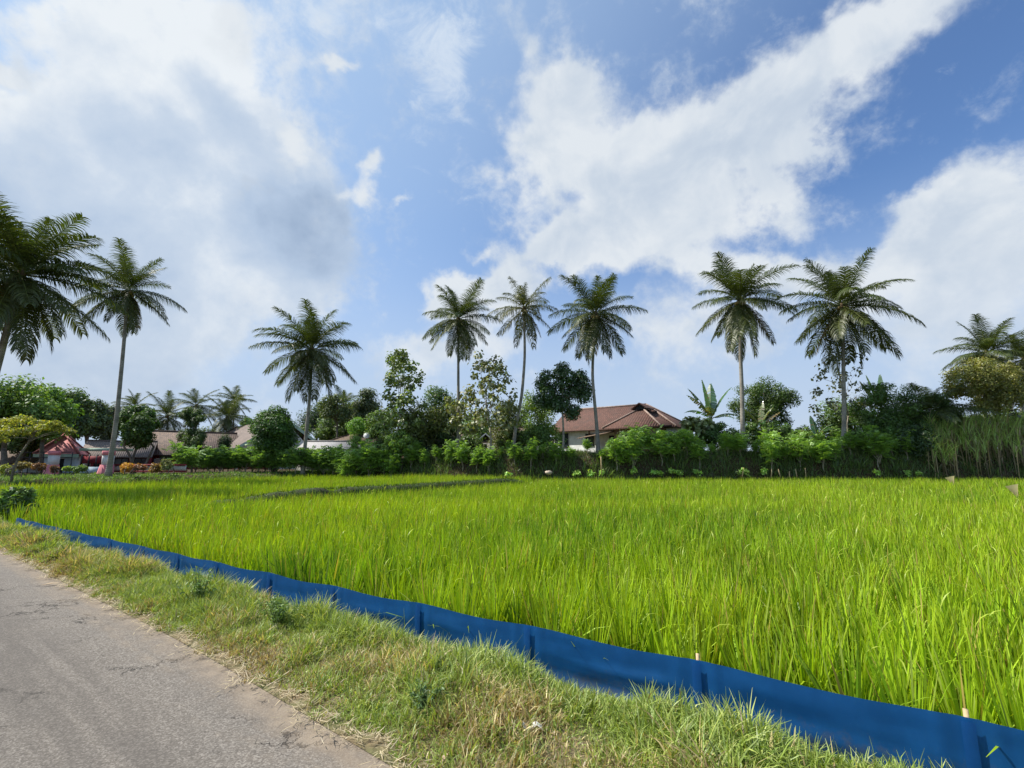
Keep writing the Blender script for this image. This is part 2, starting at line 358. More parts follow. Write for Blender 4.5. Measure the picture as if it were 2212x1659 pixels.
link('road', grid_mesh('road', RX, RY, np.zeros_like(RX) + .012 * np.clip(np.minimum(offs, 5.4 - offs) / 1.5, 0, 1), M_road, np.broadcast_to(vals, RX.shape) + 0))['kind'] = 'structure'
# far shoulder of the road, behind the camera
OX = C0[:, None, 0] + nn2[:, None, 0] * np.array([5.55, 7, 20]); OY = C0[:, None, 1] + nn2[:, None, 1] * np.array([5.55, 7, 20])
M_verge = pbr('verge_soil', (.20, .15, .085), .95, base2=(.12, .12, .045), vscale=5, bumpscale=35, strength=.8)
link('shoulder', grid_mesh('shoulder', OX, OY, np.zeros_like(OX) - .01 + np.array([0, .03, .1]), M_verge))['kind'] = 'structure'
# verge strip between road and fence
def verge_z(v, x, y): return .004 + .03 * np.sin(np.clip(v, 0, 1) * math.pi) ** .8 - .43 * sm((v - .71) / .42) + (fbm(x * 2.3, y * 2.3) - .5) * .09 * sm(v * 4) * sm((1.1 - v) * 2)
fs = alen(FLs); NU = 260
def ripple(s): return .05 * np.sin(s * 7.1) + .035 * np.sin(s * 15.7 + 1) + .02 * np.sin(s * 37)
A0 = along(RE, np.linspace(0, sL[-1], NU))
Fd = along(FLs, np.linspace(0, fs[-1], 900))
near = np.argmin(((A0[:, None] - Fd[None]) ** 2).sum(-1), 1); B0 = Fd[near]
vv = np.concatenate([np.linspace(0, 1, 15), [1.05, 1.12, 1.25]])
VX = A0[:, None, 0] * (1 - vv) + B0[:, None, 0] * vv; VY = A0[:, None, 1] * (1 - vv) + B0[:, None, 1] * vv
link('verge', grid_mesh('verge', VX, VY, verge_z(vv[None], VX, VY), M_verge))['kind'] = 'structure'

# ------------------------------------------------------------------ rice field
M_rice = leafmat('rice_leaf', .36, .45, .02, (1.25, 1.15, .3))
BUND = np.array([(-15.2, 12.4), (-9.9, 15.6), (-4.9, 21.8), (.4, 29.9), (2.2, 34.6)])
def inview(x, y, m=1.2, pad=1.5): return (y > .5) & (np.abs(x) < y * 1.125 * m + pad)
def rice_points(r0, r1, sp):
    ys = np.arange(.5, 43, sp); xs = np.arange(-46, 46, sp); X, Y = np.meshgrid(xs, ys)
    X = X.ravel() + rng.uniform(-.3, .3, X.size) * sp; Y = Y.ravel() + rng.uniform(-.3, .3, Y.size) * sp
    th = .3; X, Y = X * math.cos(th) - Y * math.sin(th), X * math.sin(th) + Y * math.cos(th)
    ys2 = np.hypot(X, Y); k = (ys2 >= r0) & (ys2 < r1) & inview(X, Y); X, Y = X[k], Y[k]; P2 = np.stack([X, Y], -1)
    k = (sd_line(P2, FLs) > .22) & (bank_d(X, Y) < -.15); P2 = P2[k]
    db = np.abs(sd_line(P2, BUND)); r = np.hypot(P2[:, 0], P2[:, 1]); gap = np.where(P2[:, 0] < -11.5, .15, np.interp(P2[:, 0], [-11, -8, -5, .4, 2.2], [.12, .3, .36, .38, .2]))
    P2 = P2[(db > gap) & (rng.random(len(P2)) > .025)]
    # shorter, sparser patches
    return P2
def rice(P2, nb, seg, wd, hscale=1.0):
    n = len(P2); x = np.repeat(P2[:, 0], nb); y = np.repeat(P2[:, 1], nb); N_ = n * nb
    hill_h = np.repeat(.80 * (1 + .14 * (fbm(P2[:, 0] * 1.1, P2[:, 1] * 1.1) - .5) * 1.8 + rng.normal(0, .055, n)), nb)
    hv = np.repeat(rng.normal(0, .15, n), nb)
    far_side = np.repeat((sd_line(P2, BUND) > 0) * (P2[:, 0] < 3) * sm((P2[:, 0] + 12) / 5), nb)
    az = rng.uniform(0, 2 * math.pi, N_); rr = np.sqrt(rng.random(N_)) * .045
    base = np.stack([x + rr * np.cos(az), y + rr * np.sin(az), np.full(N_, -.38) + .16 * far_side], -1)
    az = az + rng.normal(0, .35, N_)
    L = hill_h * rng.uniform(.62, 1.08, N_) * hscale; lean = rr * 3.5 + np.abs(rng.normal(0, .06, N_)); cur = np.abs(rng.normal(.10, .20, N_))
    wind = rng.random(N_) < .06; cur[wind] += rng.uniform(.7, 1.6, wind.sum())
    sp_ = np.linspace(0, 1, seg + 1); V, F = blades(base, L, az, lean, cur, seg, wd * rng.uniform(.6, 1.2, N_), prof=np.maximum(.1, 1 - sp_ ** 4.5) * (.55 + .45 * np.minimum(1, sp_ * 2)))
    patch = np.repeat(fbm(P2[:, 0] * .35, P2[:, 1] * .35), nb) + np.repeat(rng.normal(0, .06, n), nb)
    t = np.clip((patch - .5) * 2.2 + rng.normal(0, .35, N_), -1, 1)[:, None]
    c = np.array([.265, .42, .018]) * (1 + .22 * t + hv[:, None] + rng.normal(0, .2, (N_, 1))) + np.array([.07, .03, 0]) * t
    c = np.where(rng.random((N_, 1)) < .05, np.array([.46, .37, .10]), c); c = np.where(rng.random((N_, 1)) < .10, np.array([.30, .40, .06]), c)
    c = np.clip(c, .01, 1)
    cv = np.repeat(c[:, None], seg + 1, 1); s = np.linspace(0, 1, seg + 1)[None, :, None]
    cv = cv * np.array([1, 1, 1]) + np.array([.14, .07, 0]) * np.clip(s - .75, 0, 1) * 1.2
    cv = np.repeat(cv, 2, 1).reshape(-1, 3)
    return V, F, cv
def joinparts(parts):
    Vs, Fs, Cs, o = [], [], [], 0
    for V, F, C in parts: Vs.append(V); Fs.append(F + o); Cs.append(C); o += len(V)
    return np.concatenate(Vs), np.concatenate(Fs), np.concatenate(Cs)
parts = [rice(rice_points(0, 5.2, .29), 72, 5, .018), rice(rice_points(5.2, 9, .27), 50, 4, .0195), rice(rice_points(9, 17, .26), 28, 3, .023),
         rice(rice_points(17, 28, .27), 13, 2, .027), rice(rice_points(28, 48, .31), 10, 2, .037)]
# panicles: drooping seed heads just above the leaves
def panicles(P2, wd):
    n = len(P2); base = np.stack([P2[:, 0], P2[:, 1], np.full(n, .22)], -1); az = rng.uniform(0, 6.28, n)
    V, F = blades(base, rng.uniform(.2, .34, n), az, rng.uniform(.0, .3, n), rng.uniform(1.0, 2.6, n), 5, np.full(n, wd), prof=np.array([.25, .3, .6, 1, .9, .3]))
    c = np.array([.42, .52, .06]) * rng.uniform(.8, 1.15, (n, 1)); return V, F, np.repeat(c[:, None], 12, 1).reshape(-1, 3)
for r0, r1, sp, wd in ((0, 8, .42, .011), (8, 16, .6, .018), (16, 30, 1.0, .03)):
    parts.append(panicles(rice_points(r0, r1, sp), wd))
bs = np.linspace(0, alen(BUND)[-1], 90); bc = along(BUND, bs); bt = unit(np.gradient(bc, axis=0)); bn = np.stack([bt[:, 1], -bt[:, 0]], -1)
bh = -.16 + .60 * sm((bc[:, 0] + 12.5) / 5) * sm((1.9 - bc[:, 0]) / 2.2) ; bo = np.array([.42, .36, .22, .05, -.25, -.34]); bz = np.array([0, .25, .85, 1, 1, 0])
M_bund = pbr('bund_soil', (.045, .05, .02), .95, base2=(.05, .08, .02), vscale=3, bumpscale=12, strength=.8)
link('field_bund', grid_mesh('field_bund', bc[:, None, 0] + bn[:, None, 0] * bo, bc[:, None, 1] + bn[:, None, 1] * bo, -.42 + (.42 + bh[:, None] + .03 * rng.normal(size=(90, 1))) * bz, M_bund))['kind'] = 'structure'
nt = 9000; k_ = rng.integers(0, 90, nt); f_ = rng.uniform(-.3, .42, nt); px_ = bc[k_] + bt[k_] * rng.uniform(-.3, .3, (nt, 1)) + bn[k_] * f_[:, None]; hz_ = np.interp(f_, [-.3, .05, .22, .42], [1, 1, .8, .1])
V, F = blades(np.stack([px_[:, 0], px_[:, 1], -.42 + (.42 + bh[k_]) * hz_ - .02], -1), rng.uniform(.05, .16, nt), rng.uniform(0, 6.28, nt), np.abs(rng.normal(.3, .3, nt)), np.abs(rng.normal(.8, .4, nt)), 2, np.full(nt, .022)); parts.append((V, F, np.repeat(np.array([.07, .12, .02]) * rng.uniform(.5, 1.6, (nt, 1)), 6, 0)))
V, F, C = joinparts(parts)
tag(link('rice_crop', mesh_np('rice_crop', V, F, C, M_rice)), 'bright green rice plants filling the flooded field between fence and bank', 'rice', kind='stuff')

# ------------------------------------------------------------------ verge grass
M_grass = leafmat('verge_grass', .35, .5, .04, (1.2, 1.15, .5))
def verge_blades(n, u0, u1, hmul, wd, seg):
    u = rng.uniform(u0, u1, n); i = u * (NU - 1); i0 = np.clip(np.floor(i).astype(int), 0, NU - 2); f = (i - i0)[:, None]
    A = A0[i0] * (1 - f) + A0[i0 + 1] * f; B = B0[i0] * (1 - f) + B0[i0 + 1] * f; wdt = np.linalg.norm(B - A, axis=1)
    s = u * sL[-1]; v0 = .02 + (ripple(s) + .03) / wdt; v = v0 + (1.05 - v0) * rng.random(n) ** .95
    xy = A * (1 - v[:, None]) + B * v[:, None]; x, y = xy.T
    tall = fbm(x * 2.1 + 5, y * 2.1); clump = fbm(x * 7, y * 7 + 9, 2); dry = fbm(x * 1.3 + 40, y * 1.3)
    L = hmul * .86 * (1 - .35 * sm((v - .65) * 3)) * (.038 + .13 * np.clip(tall * 2.0 - .5, 0, 1) * (.25 + 1.3 * clump)) * rng.uniform(.5, 1.5, n) * (.55 + .8 * sm(v * 3))
    fence_tall = (v > .86) & (rng.random(n) < .07); L[fence_tall] *= rng.uniform(1.5, 2.6, fence_tall.sum())
    base = np.stack([x, y, verge_z(v, x, y) - .005], -1)
    lean = np.abs(rng.normal(.5, .4, n)); cur = np.abs(rng.normal(.9, .6, n))
    wide = np.where(rng.random(n) < .12, 2.3, 1.0); V, F = blades(base, L * (1 - .25 * (wide > 1)), rng.uniform(0, 6.28, n), lean, cur, seg, wd * rng.uniform(.6, 1.4, n) * (.7 + L * 3) * wide)
    pd = np.clip(.50 - v * .66 + (dry - .5) * 2.0, .04, .85)
    r = rng.random(n); green = np.array([.23, .33, .055]) * rng.uniform(.6, 1.35, (n, 1)) + np.array([.05, .03, .01]) * rng.random((n, 1))
    lime = np.array([.45, .52, .12]) * rng.uniform(.8, 1.2, (n, 1)); straw = np.array([.68, .55, .27]) * rng.uniform(.55, 1.35, (n, 1)); brown = np.array([.34, .25, .11]) * rng.uniform(.6, 1.3, (n, 1))
    c = np.where((rng.random(n) < .24)[:, None], lime, green)
    c = np.where((r < pd)[:, None], np.where((rng.random(n) < np.clip(.95 - v, .1, .85))[:, None], brown, straw), c)
    return V, F, np.repeat(c[:, None], (seg + 1) * 2, 1).reshape(-1, 3)
du = lambda x: float(np.interp(x, A0[:, 0], np.linspace(0, 1, NU)))
parts = [verge_blades(100000, du(-3.0), du(3.2), 1.0, .0065, 3), verge_blades(75000, du(-7), du(-3.0), 1.05, .008, 2), verge_blades(60000, du(-14), du(-7), 1.1, .014, 2), verge_blades(30000, du(-30), du(-14), 1.2, .03, 1)]
V, F, C = joinparts(parts)
tag(link('verge_grass', mesh_np('verge_grass', V, F, C, M_grass)), 'short green and dry grass on the verge between road and fence', 'grass', kind='stuff')
# dead straw lying at the road edge
n = 4200; u = rng.uniform(du(-10), du(2.5), n); i0 = np.clip((u * (NU - 1)).astype(int), 0, NU - 2); s = u * sL[-1]
wd_ = np.linalg.norm(B0[i0] - A0[i0], axis=1); f = (u * (NU - 1) - i0)[:, None]; Aa = A0[i0] * (1 - f) + A0[i0 + 1] * f
v = .0 + (ripple(s) + rng.normal(.01, .05, n)) / wd_; xy = Aa * (1 - v[:, None]) + B0[i0] * v[:, None]
base = np.stack([xy[:, 0], xy[:, 1], .018 + rng.random(n) * .03], -1)
V, F = blades(base, rng.uniform(.02, .09, n), rng.uniform(0, 6.28, n), rng.uniform(1.2, 1.7, n), rng.uniform(-.3, .3, n), 2, rng.uniform(.004, .009, n))
C = np.repeat((np.array([.62, .52, .34]) * rng.uniform(.6, 1.2, (n, 1)))[:, None], 6, 1).reshape(-1, 3)
tag(link('dead_straw', mesh_np('dead_straw', V, F, C, M_grass)), 'pale dead grass lying along the sandy edge of the road', 'straw', kind='stuff')
# a few tall seed stalks against the fence, blown litter leaves on the road


# ------------------------------------------------------------------ plastic fence
m, g = newmat('blue_plastic'); co = g.n('ShaderNodeTexCoord').outputs['Object']
nz = g.noise(co, 6, 6, .6).outputs[0]; sp = g.noise(co, 60, 3, .6).outputs[0]
cb = g.mix(g.smooth(nz, .3, .7), (.007, .08, .25), (.01, .105, .32)); cb = g.mix(g.math('MULTIPLY', g.smooth(sp, .66, .8), .35), cb, (.06, .2, .46))
zz_ = g.n('ShaderNodeSeparateXYZ', {0: co}).outputs[2]
cb = g.mix(g.math('MULTIPLY', g.smooth(g.math('ADD', zz_, g.math('MULTIPLY', g.math('SUBTRACT', g.noise(co, 18, 6, .7).outputs[0], .5), .5)), .0, -.2), .5), cb, (.13, .115, .085))
pb = g.n('ShaderNodeBsdfPrincipled', {'Base Color': cb, 'Roughness': .42, 'Specular IOR Level': .45}).outputs[0]
tr = g.n('ShaderNodeBsdfTranslucent', {'Color': (.01, .14, .5, 1)}).outputs[0]
out(g, g.n('ShaderNodeMixShader', {0: .3, 1: pb, 2: tr}).outputs[0]); M_plastic = m
M_bamboo = pbr('bamboo_stake', (.58, .43, .24), .6, base2=(.42, .30, .15), vscale=8)
FEs = smoothline(FE); fl = alen(FEs)
fence = thing('plastic_fence', (0, 0, 0), 'long low blue plastic sheet fence on stakes along the rice field', 'fence')
def s_at_px(px):
    s = np.linspace(0, fl[-1], 3000); q = along(FEs, s); ppx = 1106 + 1000 * q[:, 0] / (q[:, 1] * CP + (.2 - CAMZ) * SP); k = q[:, 1] > .6
    return float(s[k][np.argmin(abs(ppx[k] - px))])
stk = [s_at_px(p_) for p_ in (150, 240, 310, 385, 470, 583, 720, 905, 1140, 1505, 2090)] + [s_at_px(2090) + 1.35, s_at_px(2090) + 2.7, .3, 1.2]
stk = sorted(stk)
sg = np.linspace(0, fl[-1], 1400); hh = np.linspace(0, 1, 22); c2 = along(FEs, sg); t2 = unit(np.gradient(c2, axis=0)); n2_ = np.stack([-t2[:, 1], t2[:, 0]], -1)
dn = np.min(np.abs(sg[:, None] - np.array(stk)[None]), 1)
sag = .010 * sm(dn / .5); topz = .215 - sag + .006 * np.sin(sg * 5)
S_, H_ = np.meshgrid(sg, hh, indexing='ij')
wr = (fbm(S_ * 1.1 + H_ * 2.3, H_ * 5 - S_ * .55, 3) - .5) * .05 * (1 - H_ ** 2) + .009 * np.sin(H_ * 16 - S_ * 2.6 + 2 * fbm(S_, H_ * 2)) * (1 - H_)
wr *= sm(dn[:, None] / .3) * .85 + .15
wr += .003 * np.sin(np.clip(dn[:, None] * 40, 0, 2 * math.pi)) * (dn[:, None] < .157)
PX_ = c2[:, None, 0] + n2_[:, None, 0] * wr; PY_ = c2[:, None, 1] + n2_[:, None, 1] * wr; PZ_ = -.30 + (topz[:, None] + .30) * H_
link('sheet', grid_mesh('sheet', PX_, PY_, PZ_, M_plastic), fence)
for k_, s_ in enumerate(stk):
    b = MB(); q = along(FEs, np.array([s_]))[0] + n2_[np.argmin(abs(sg - s_))] * .022; hgt_ = {9: .25, 10: .25}.get(k_ - 2, 0)
    hgt_ = .25 if abs(s_ - s_at_px(1505)) < .01 or abs(s_ - s_at_px(2090)) < .01 else .20
    b.tube([(q[0], q[1], -.42), (q[0] + .004, q[1], -.1), (q[0] + .008, q[1] + .004, hgt_)], .012, 6); b.build('stake', M_bamboo, fence)
    b = MB(); t_ = t2[np.argmin(abs(sg - s_))]; q = along(FEs, np.array([s_]))[0]; nz_ = n2_[np.argmin(abs(sg - s_))]; a_ = q - nz_ * .014; n2_[0] = nz_ * .35
    b.add([(a_[0] - t_[0] * .03, a_[1] - t_[1] * .03, -.28), (a_[0] + t_[0] * .03, a_[1] + t_[1] * .03, -.28), (a_[0] + t_[0] * .028, a_[1] + t_[1] * .028, .205), (a_[0] - t_[0] * .028, a_[1] - t_[1] * .028, .205),
           (a_[0] - n2_[0][0] * .012, a_[1] - n2_[0][1] * .012, -.28), (a_[0] - n2_[0][0] * .012, a_[1] - n2_[0][1] * .012, .207)], [np.array([(0, 4, 5, 3), (4, 1, 2, 5)])])
    b.build('seam', M_plastic, fence)

# ------------------------------------------------------------------ vegetation builders
M_leaf = leafmat('tree_leaf', .38, .5, .035, (1.3, 1.3, .45))
M_palmleaf = leafmat('palm_leaf', .30, .45, .035, (1.25, 1.25, .5))
M_glossy = leafmat('glossy_leaf', .3, .5, .05, (1.3, 1.35, .45))
M_bark = pbr('bark', (.21, .18, .14), .9, base2=(.12, .10, .075), vscale=4, bumpscale=22, strength=.7)
M_palebark = pbr('pale_bark', (.42, .37, .29), .9, base2=(.26, .22, .16), vscale=5, bumpscale=20, strength=.5)
m, g = newmat('palm_bark'); co = g.n('ShaderNodeTexCoord').outputs['Object']
wv = g.n('ShaderNodeTexWave', {'Vector': co, 'Scale': 2.6, 'Distortion': 2.5, 'Detail': 3.0, 'Detail Scale': 3.0}, bands_direction='Z').outputs['Fac']
nz = g.noise(co, 2.2, 5, .6).outputs[0]
cb = g.mix(g.smooth(nz, .35, .68), (.33, .30, .255), (.20, .18, .145)); cb = g.mix(g.math('MULTIPLY', g.smooth(wv, .35, .1), .3), cb, (.13, .115, .095))
out(g, g.n('ShaderNodeBsdfPrincipled', {'Base Color': cb, 'Roughness': .85, 'Specular IOR Level': .2, 'Normal': g.n('ShaderNodeBump', {'Height': wv, 'Strength': .18, 'Distance': .04}).outputs[0]}).outputs[0]); M_palmbark = m
M_nut = pbr('coconut_husk', (.20, .19, .05), .5, base2=(.22, .13, .05), vscale=3)
M_husk = pbr('palm_fibre', (.16, .11, .06), .9, bumpscale=30)

def leaves(p, n, L, W, c, droop=.35, fold=.15):
    """single leaves at p with normals n; returns verts, quads, colours"""
    N_ = len(p); a = unit(np.cross(n, rng.normal(size=(N_, 3)))); a[:, 2] -= droop * rng.random(N_); a = unit(a); b = unit(np.cross(a, n)); nn = np.cross(b, a)
    L = np.broadcast_to(L, N_)[:, None]; W = np.broadcast_to(W, N_)[:, None] * .5
    V = np.stack([p, p + a * L * .45 + b * W + nn * fold * W, p + a * L, p + a * L * .45 - b * W + nn * fold * W], 1).reshape(-1, 3)
    return V, np.arange(N_ * 4).reshape(-1, 4), np.repeat(c, 4, 0)
def cloud(centres, rad, per, L, ratio, col, var=.28, flat=.85, shell=.55, up=.5, droop=.35, hue=.10):
    n = len(centres) * per; ci = np.repeat(np.arange(len(centres)), per); u = unit(rng.normal(size=(n, 3)))
    r = (1 - (1 - shell) * rng.random(n) ** 1.3) ; lump = 1 + .22 * np.sin(u[:, 0] * 5 + ci) * np.sin(u[:, 1] * 6 + 2 * ci) * 1.2
    rad = np.broadcast_to(rad, len(centres))[ci]
    p = centres[ci] + u * (rad * r * lump)[:, None] * np.array([1, 1, flat]); nrm = unit(u + np.array([0, 0, up]) + rng.normal(0, .45, (n, 3)))
    cl = 1 + rng.normal(0, .13, len(centres))[ci]
    c = np.array(col) * 2.15 * (cl * (1 + rng.normal(0, var, n)).clip(.35, 1.9))[:, None]
    c[:, 0] *= 1 + rng.normal(0, hue, n) + .1; c = c.clip(.004, .9)
    return leaves(p, nrm, L * rng.uniform(.65, 1.25, n), L * ratio * rng.uniform(.75, 1.2, n), c, droop)
def limb(b, p0, p1, r0, r1, sagk=.1, k=6, n=6, c=(1, 1, 1)):
    s = np.linspace(0, 1, n)[:, None]; p = p0 * (1 - s) + p1 * s; p = p + np.sin(s * math.pi) * np.array([[rng.normal(0, .06), rng.normal(0, .06), sagk]]) * np.linalg.norm(p1 - p0)
    b.tube(p, np.linspace(r0, r1, n), k, c)
def tree(name, label, cat, px, top, bot, hw, Y, col, leaf=.16, nclump=26, per=230, ratio=.6, base_px=None, tr=.14, crad=.36, flat=.9, shell=.45, group=None, bark=None, mat=None,
         depth=.8, stems=1, shape='ell', up=.5, droop=.35, var=.28, extra=None, crownlabel=None, limbs=True, dz=0):
    m_ = Y / 1000; c0 = P(px, (top + bot) / 2, Y); rx = hw * m_ * 1.14; rz = (bot - top) / 2 * m_ * 1.1; leaf *= 1.22; per = int(per * 1.15)
    bp = G(base_px if base_px is not None else px, Y, -.15 + dz)
    t = thing(name, bp, label, cat, group); o = c0 - bp
    cr = crad * min(rx, rz) if crad else .5
    if extra is not None: cs = np.array([P(x_, y_, Y + dy) - bp for x_, y_, dy in extra[0]]); crs = np.array(extra[1]) * m_
    else:
        u = unit(rng.normal(size=(nclump, 3))); r = rng.random(nclump) ** .4
        if shape == 'cone': h_ = rng.random(nclump) ** .8; u = np.stack([u[:, 0] * (1 - h_ * .85), u[:, 1] * (1 - h_ * .85), h_ * 2 - 1], -1); r = np.ones(nclump) * rng.uniform(.5, 1, nclump); u[:, 2] /= r
        cs = o + u * r[:, None] * np.array([max(rx - cr, .05), max(rx * depth - cr, .05), max(rz - cr, .05)]); crs = np.full(len(cs), cr) * rng.uniform(.75, 1.2, len(cs))
    V, F, C = cloud(cs, crs, per, leaf, ratio, col, var, flat, shell, up, droop)
    link('crown', mesh_np('crown', V, F, C, mat or M_leaf), t)
    b = MB(); fork = np.array([o[0] * .6, o[1] * .6, max(.3, min(cs[:, 2].min(), o[2] - rz) + .15 * rz)])
    for k in range(stems):
        q = np.array([rng.normal(0, .12), rng.normal(0, .12), 0]) * (stems > 1)
        fk = fork + q * 2.5; limb(b, q, fk, tr, tr * .75, .02, 8)
        tp = np.array([o[0], o[1], o[2] + rz * .45]); limb(b, fk, tp, tr * .75, tr * .22, .02, 7)
        if limbs:
            for c_ in cs[rng.permutation(len(cs))[:14]]:
                s = rng.uniform(0, .75); q0 = fk * (1 - s) + tp * s; q0[2] = min(q0[2], c_[2]); limb(b, q0, c_, tr * .32, tr * .08, .04, 5, 5)
    b.build('trunk', bark or M_bark, t, True)
    return t

# coconut palm fronds: one mesh per elevation class, leaflets hanging under gravity
def frond_mesh(e0, seed, ragged=0.0, brown=0.0):
    rs = np.random.default_rng(seed); n = 22; s = np.linspace(0, 1, n); droop = R(50) if e0 > 20 else R(42) if e0 > -20 else R(20)
    if e0 > 50: droop = R(34 if seed % 2 else 20)
    th = R(e0) - droop * s ** 1.5; st = 1 / (n - 1); mid = (th[:-1] + th[1:]) / 2
    x = np.concatenate([[0], np.cumsum(np.cos(mid) * st)]); z = np.concatenate([[0], np.cumsum(np.sin(mid) * st)]); y = .05 * rs.normal() * s ** 2
    path = np.stack([x, y, z], -1); b = MB(); b.tube(path, np.linspace(.011, .0015, n), 4, (.17, .20, .05)); 
    NL = 72; sl = np.concatenate([np.linspace(.14, 1.0, NL)] * 2) + rs.normal(0, .003, NL * 2); sl = sl.clip(.1, 1); sgn = np.repeat([1, -1], NL)
    keep = rs.random(NL * 2) > ragged * .35; sl = sl[keep]; sgn = sgn[keep]; M_ = len(sl)
    p = np.stack([np.interp(sl, s, path[:, i]) for i in range(3)], -1); a_ = np.interp(sl, s, th)
    tan = np.stack([np.cos(a_), 0 * a_, np.sin(a_)], -1); nor = np.stack([-np.sin(a_), 0 * a_, np.cos(a_)], -1); sid = np.zeros((M_, 3)); sid[:, 1] = sgn
    ll = .27 * np.minimum(1, .45 + (sl - .12) / .22) * (1 - .62 * np.clip((sl - .55) / .45, 0, 1) ** 1.6) * rs.uniform(.88, 1.1, M_)
    fw = .35 + .75 * sl ** 2
    d = unit(sid + tan * fw[:, None] + nor * (.28 + rs.normal(0, .12, M_))[:, None]); g_ = np.array([0, 0, -1.0]); hang = .52 + .5 * (e0 < 30) + ragged * .5
    C = [p]; dd = d
    for k in range(3):
        C.append(C[-1] + dd * (ll / 3)[:, None]); dd = unit(dd + g_ * (hang * rs.uniform(.6, 1.3, M_))[:, None])
    C = np.stack(C, 1); W = .0118 * np.array([.75, 1, .75, .12])[None] * rs.uniform(.8, 1.2, (M_, 1)); side = unit(np.cross(d, nor) + rs.normal(0, .25, (M_, 3)))
    V, F = strips(C, side, W)
    base = np.array([.062, .095, .02]) if e0 > 0 else np.array([.075, .10, .024])
    c = base * .85 * rs.uniform(.7, 1.35, (M_, 1)) + np.array([.035, .025, .004]) * rs.random((M_, 1)) ** 2
    c = c * (1 - brown) + np.array([.26, .17, .08]) * brown * rs.uniform(.6, 1.2, (M_, 1))
    b.add(V, F, np.repeat(c, 8, 0)); return b.mesh('frond', M_palmleaf)
CLASSES = [84, 72, 58, 44, 30, 16, 2, -12, -28, -44, -60, -74]
FR = {e: [frond_mesh(e, 10 * i + j) for j in range(2)] for i, e in enumerate(CLASSES)}
FRB = [frond_mesh(-52, 300, .8, .75), frond_mesh(-66, 301, .9, .9)]
FRR = {e: [frond_mesh(e, 500 + i, 1.0, .15)] for i, e in enumerate(CLASSES)}
b = MB(); b.ball((0, 0, 0), 1, n=7, k=9, squash=(1, 1, 1.2)); NUT = b.mesh('coconut', M_nut, True)
def palm(label, cpx, cpy, Y, size, base_px, nfr=27, nuts=9, path_px=None, group=None, tr=.15, seed=0, lo=-56, hi=84, ragged=False, dead=1, wind=0.0, baseY=None, name='coconut_palm', cat='palm tree'):
    rs = np.random.default_rng(seed); bp = G(base_px, baseY or Y, -.2); t = thing(name, bp, label, cat, group)
    cr = P(cpx, cpy, Y) - bp
    pts = [np.zeros(3)] + [P(a_, b_, Y) - bp for a_, b_ in (path_px or [])] + [cr]
    pts = np.array(pts); zz = np.linspace(0, 1, 22); tpar = alen(pts[:, [0, 2]]); tpar /= tpar[-1]
    path = np.stack([np.interp(zz, tpar, pts[:, i]) for i in range(3)], -1)
    for _ in range(3): path[1:-1] = (path[:-2] + path[1:-1] * 2 + path[2:]) / 4
    rad = tr * (1 - .38 * zz) + tr * .75 * np.exp(-zz * 22); rad[-1] *= 1.2; b = MB(); b.tube(path, rad, 10); b.build('trunk', M_palmbark, t, True)
    sh = MB(); sh.ball(cr + np.array([0, 0, .05]), .2 * size / 4, n=6, k=9, squash=(1, 1, 1.5), rough=.08); sh.build('crown_shaft', M_husk, t)
    src = FRR if ragged else FR
    nfr = int(nfr * 1.2); size *= 1.10; lo = min(lo, -72) if lo < 0 else lo
    for k in range(nfr):
        f = (k + .5) / nfr; e = np.interp(f, [0, .27, .55, 1], [hi, 42, 0, lo]) + rs.normal(0, 4); az_ = k * 2.39996 + rs.normal(0, .22) + seed
        ci = min(CLASSES, key=lambda q: abs(q - e)); me = src[ci][rs.integers(len(src[ci]))]
        o = link('frond', me, t, cr + np.array([0, 0, .12 * (1 - f)]), (rs.normal(0, .12), (wind * math.cos(az_)), az_), size * rs.uniform(.78, 1.08) * (.72 if f < .08 else 1))
    for k in range(dead): link('frond', FRB[k % 2], t, cr, (0, 0, rs.uniform(0, 6.28)), size * .8)['label'] = 'dry brown hanging frond'
    for k in range(nuts):
        a_ = rs.uniform(0, 6.28); r_ = .30 * size / 4.2; link('coconut', NUT, t, cr + np.array([math.cos(a_) * r_, math.sin(a_) * r_, -.28 + rs.uniform(-.22, .15)]), (0, 0, a_), .12 + .02 * rs.random())
    return t

# ---- the row of tall coconut palms
palm('largest coconut palm, crown cut by the left edge of the picture', 46, 595, 20, 3.5, -75, 40, 8, [(-5, 790)], tr=.17, seed=1, dead=2)
palm('tall slender coconut palm with curved trunk beside the guardhouse pillar', 277, 628, 31, 3.05, 238, 27, 5, [(252, 905), (266, 760)], tr=.15, seed=2, dead=1)
palm('coconut palm with thick drooping crown beside the egg-shaped tree and grey shed', 674, 757, 42, 4.5, 656, 30, 14, [(662, 930), (670, 850)], tr=.17, seed=3, dead=1)
palm('coconut palm with straight thin trunk standing between the two large-leaved trees', 990, 690, 39.5, 3.4, 990, 25, 8, [(990, 860)], tr=.145, seed=4)
palm('sparse ragged coconut palm, tallest of the middle three, trunk leaning right', 1132, 668, 37.5, 3.1, 1108, 24, 7, [(1112, 930), (1127, 860), (1134, 770)], tr=.15, seed=5, ragged=True)
palm('full coconut palm with brown nuts in front of the white wall of the tiled house', 1286, 680, 37.5, 3.9, 1293, 27, 14, [(1290, 930), (1279, 810)], tr=.15, seed=6)
palm('coconut palm with pale ringed straight trunk in front of the banana plants', 1598, 650, 36.5, 4.1, 1606, 28, 11, [(1603, 850), (1599, 760)], tr=.18, seed=7)
palm('coconut palm with the flared pale foot on the bank, wide spreading crown', 1820, 662, 36.5, 4.7, 1816, 29, 12, [(1824, 940), (1822, 800)], tr=.18, seed=8)
palm('dark dense coconut palm behind the yellow-brown tree', 2132, 765, 40, 3.3, 2125, 30, 4, None, tr=.17, seed=9, wind=0, lo=-45)
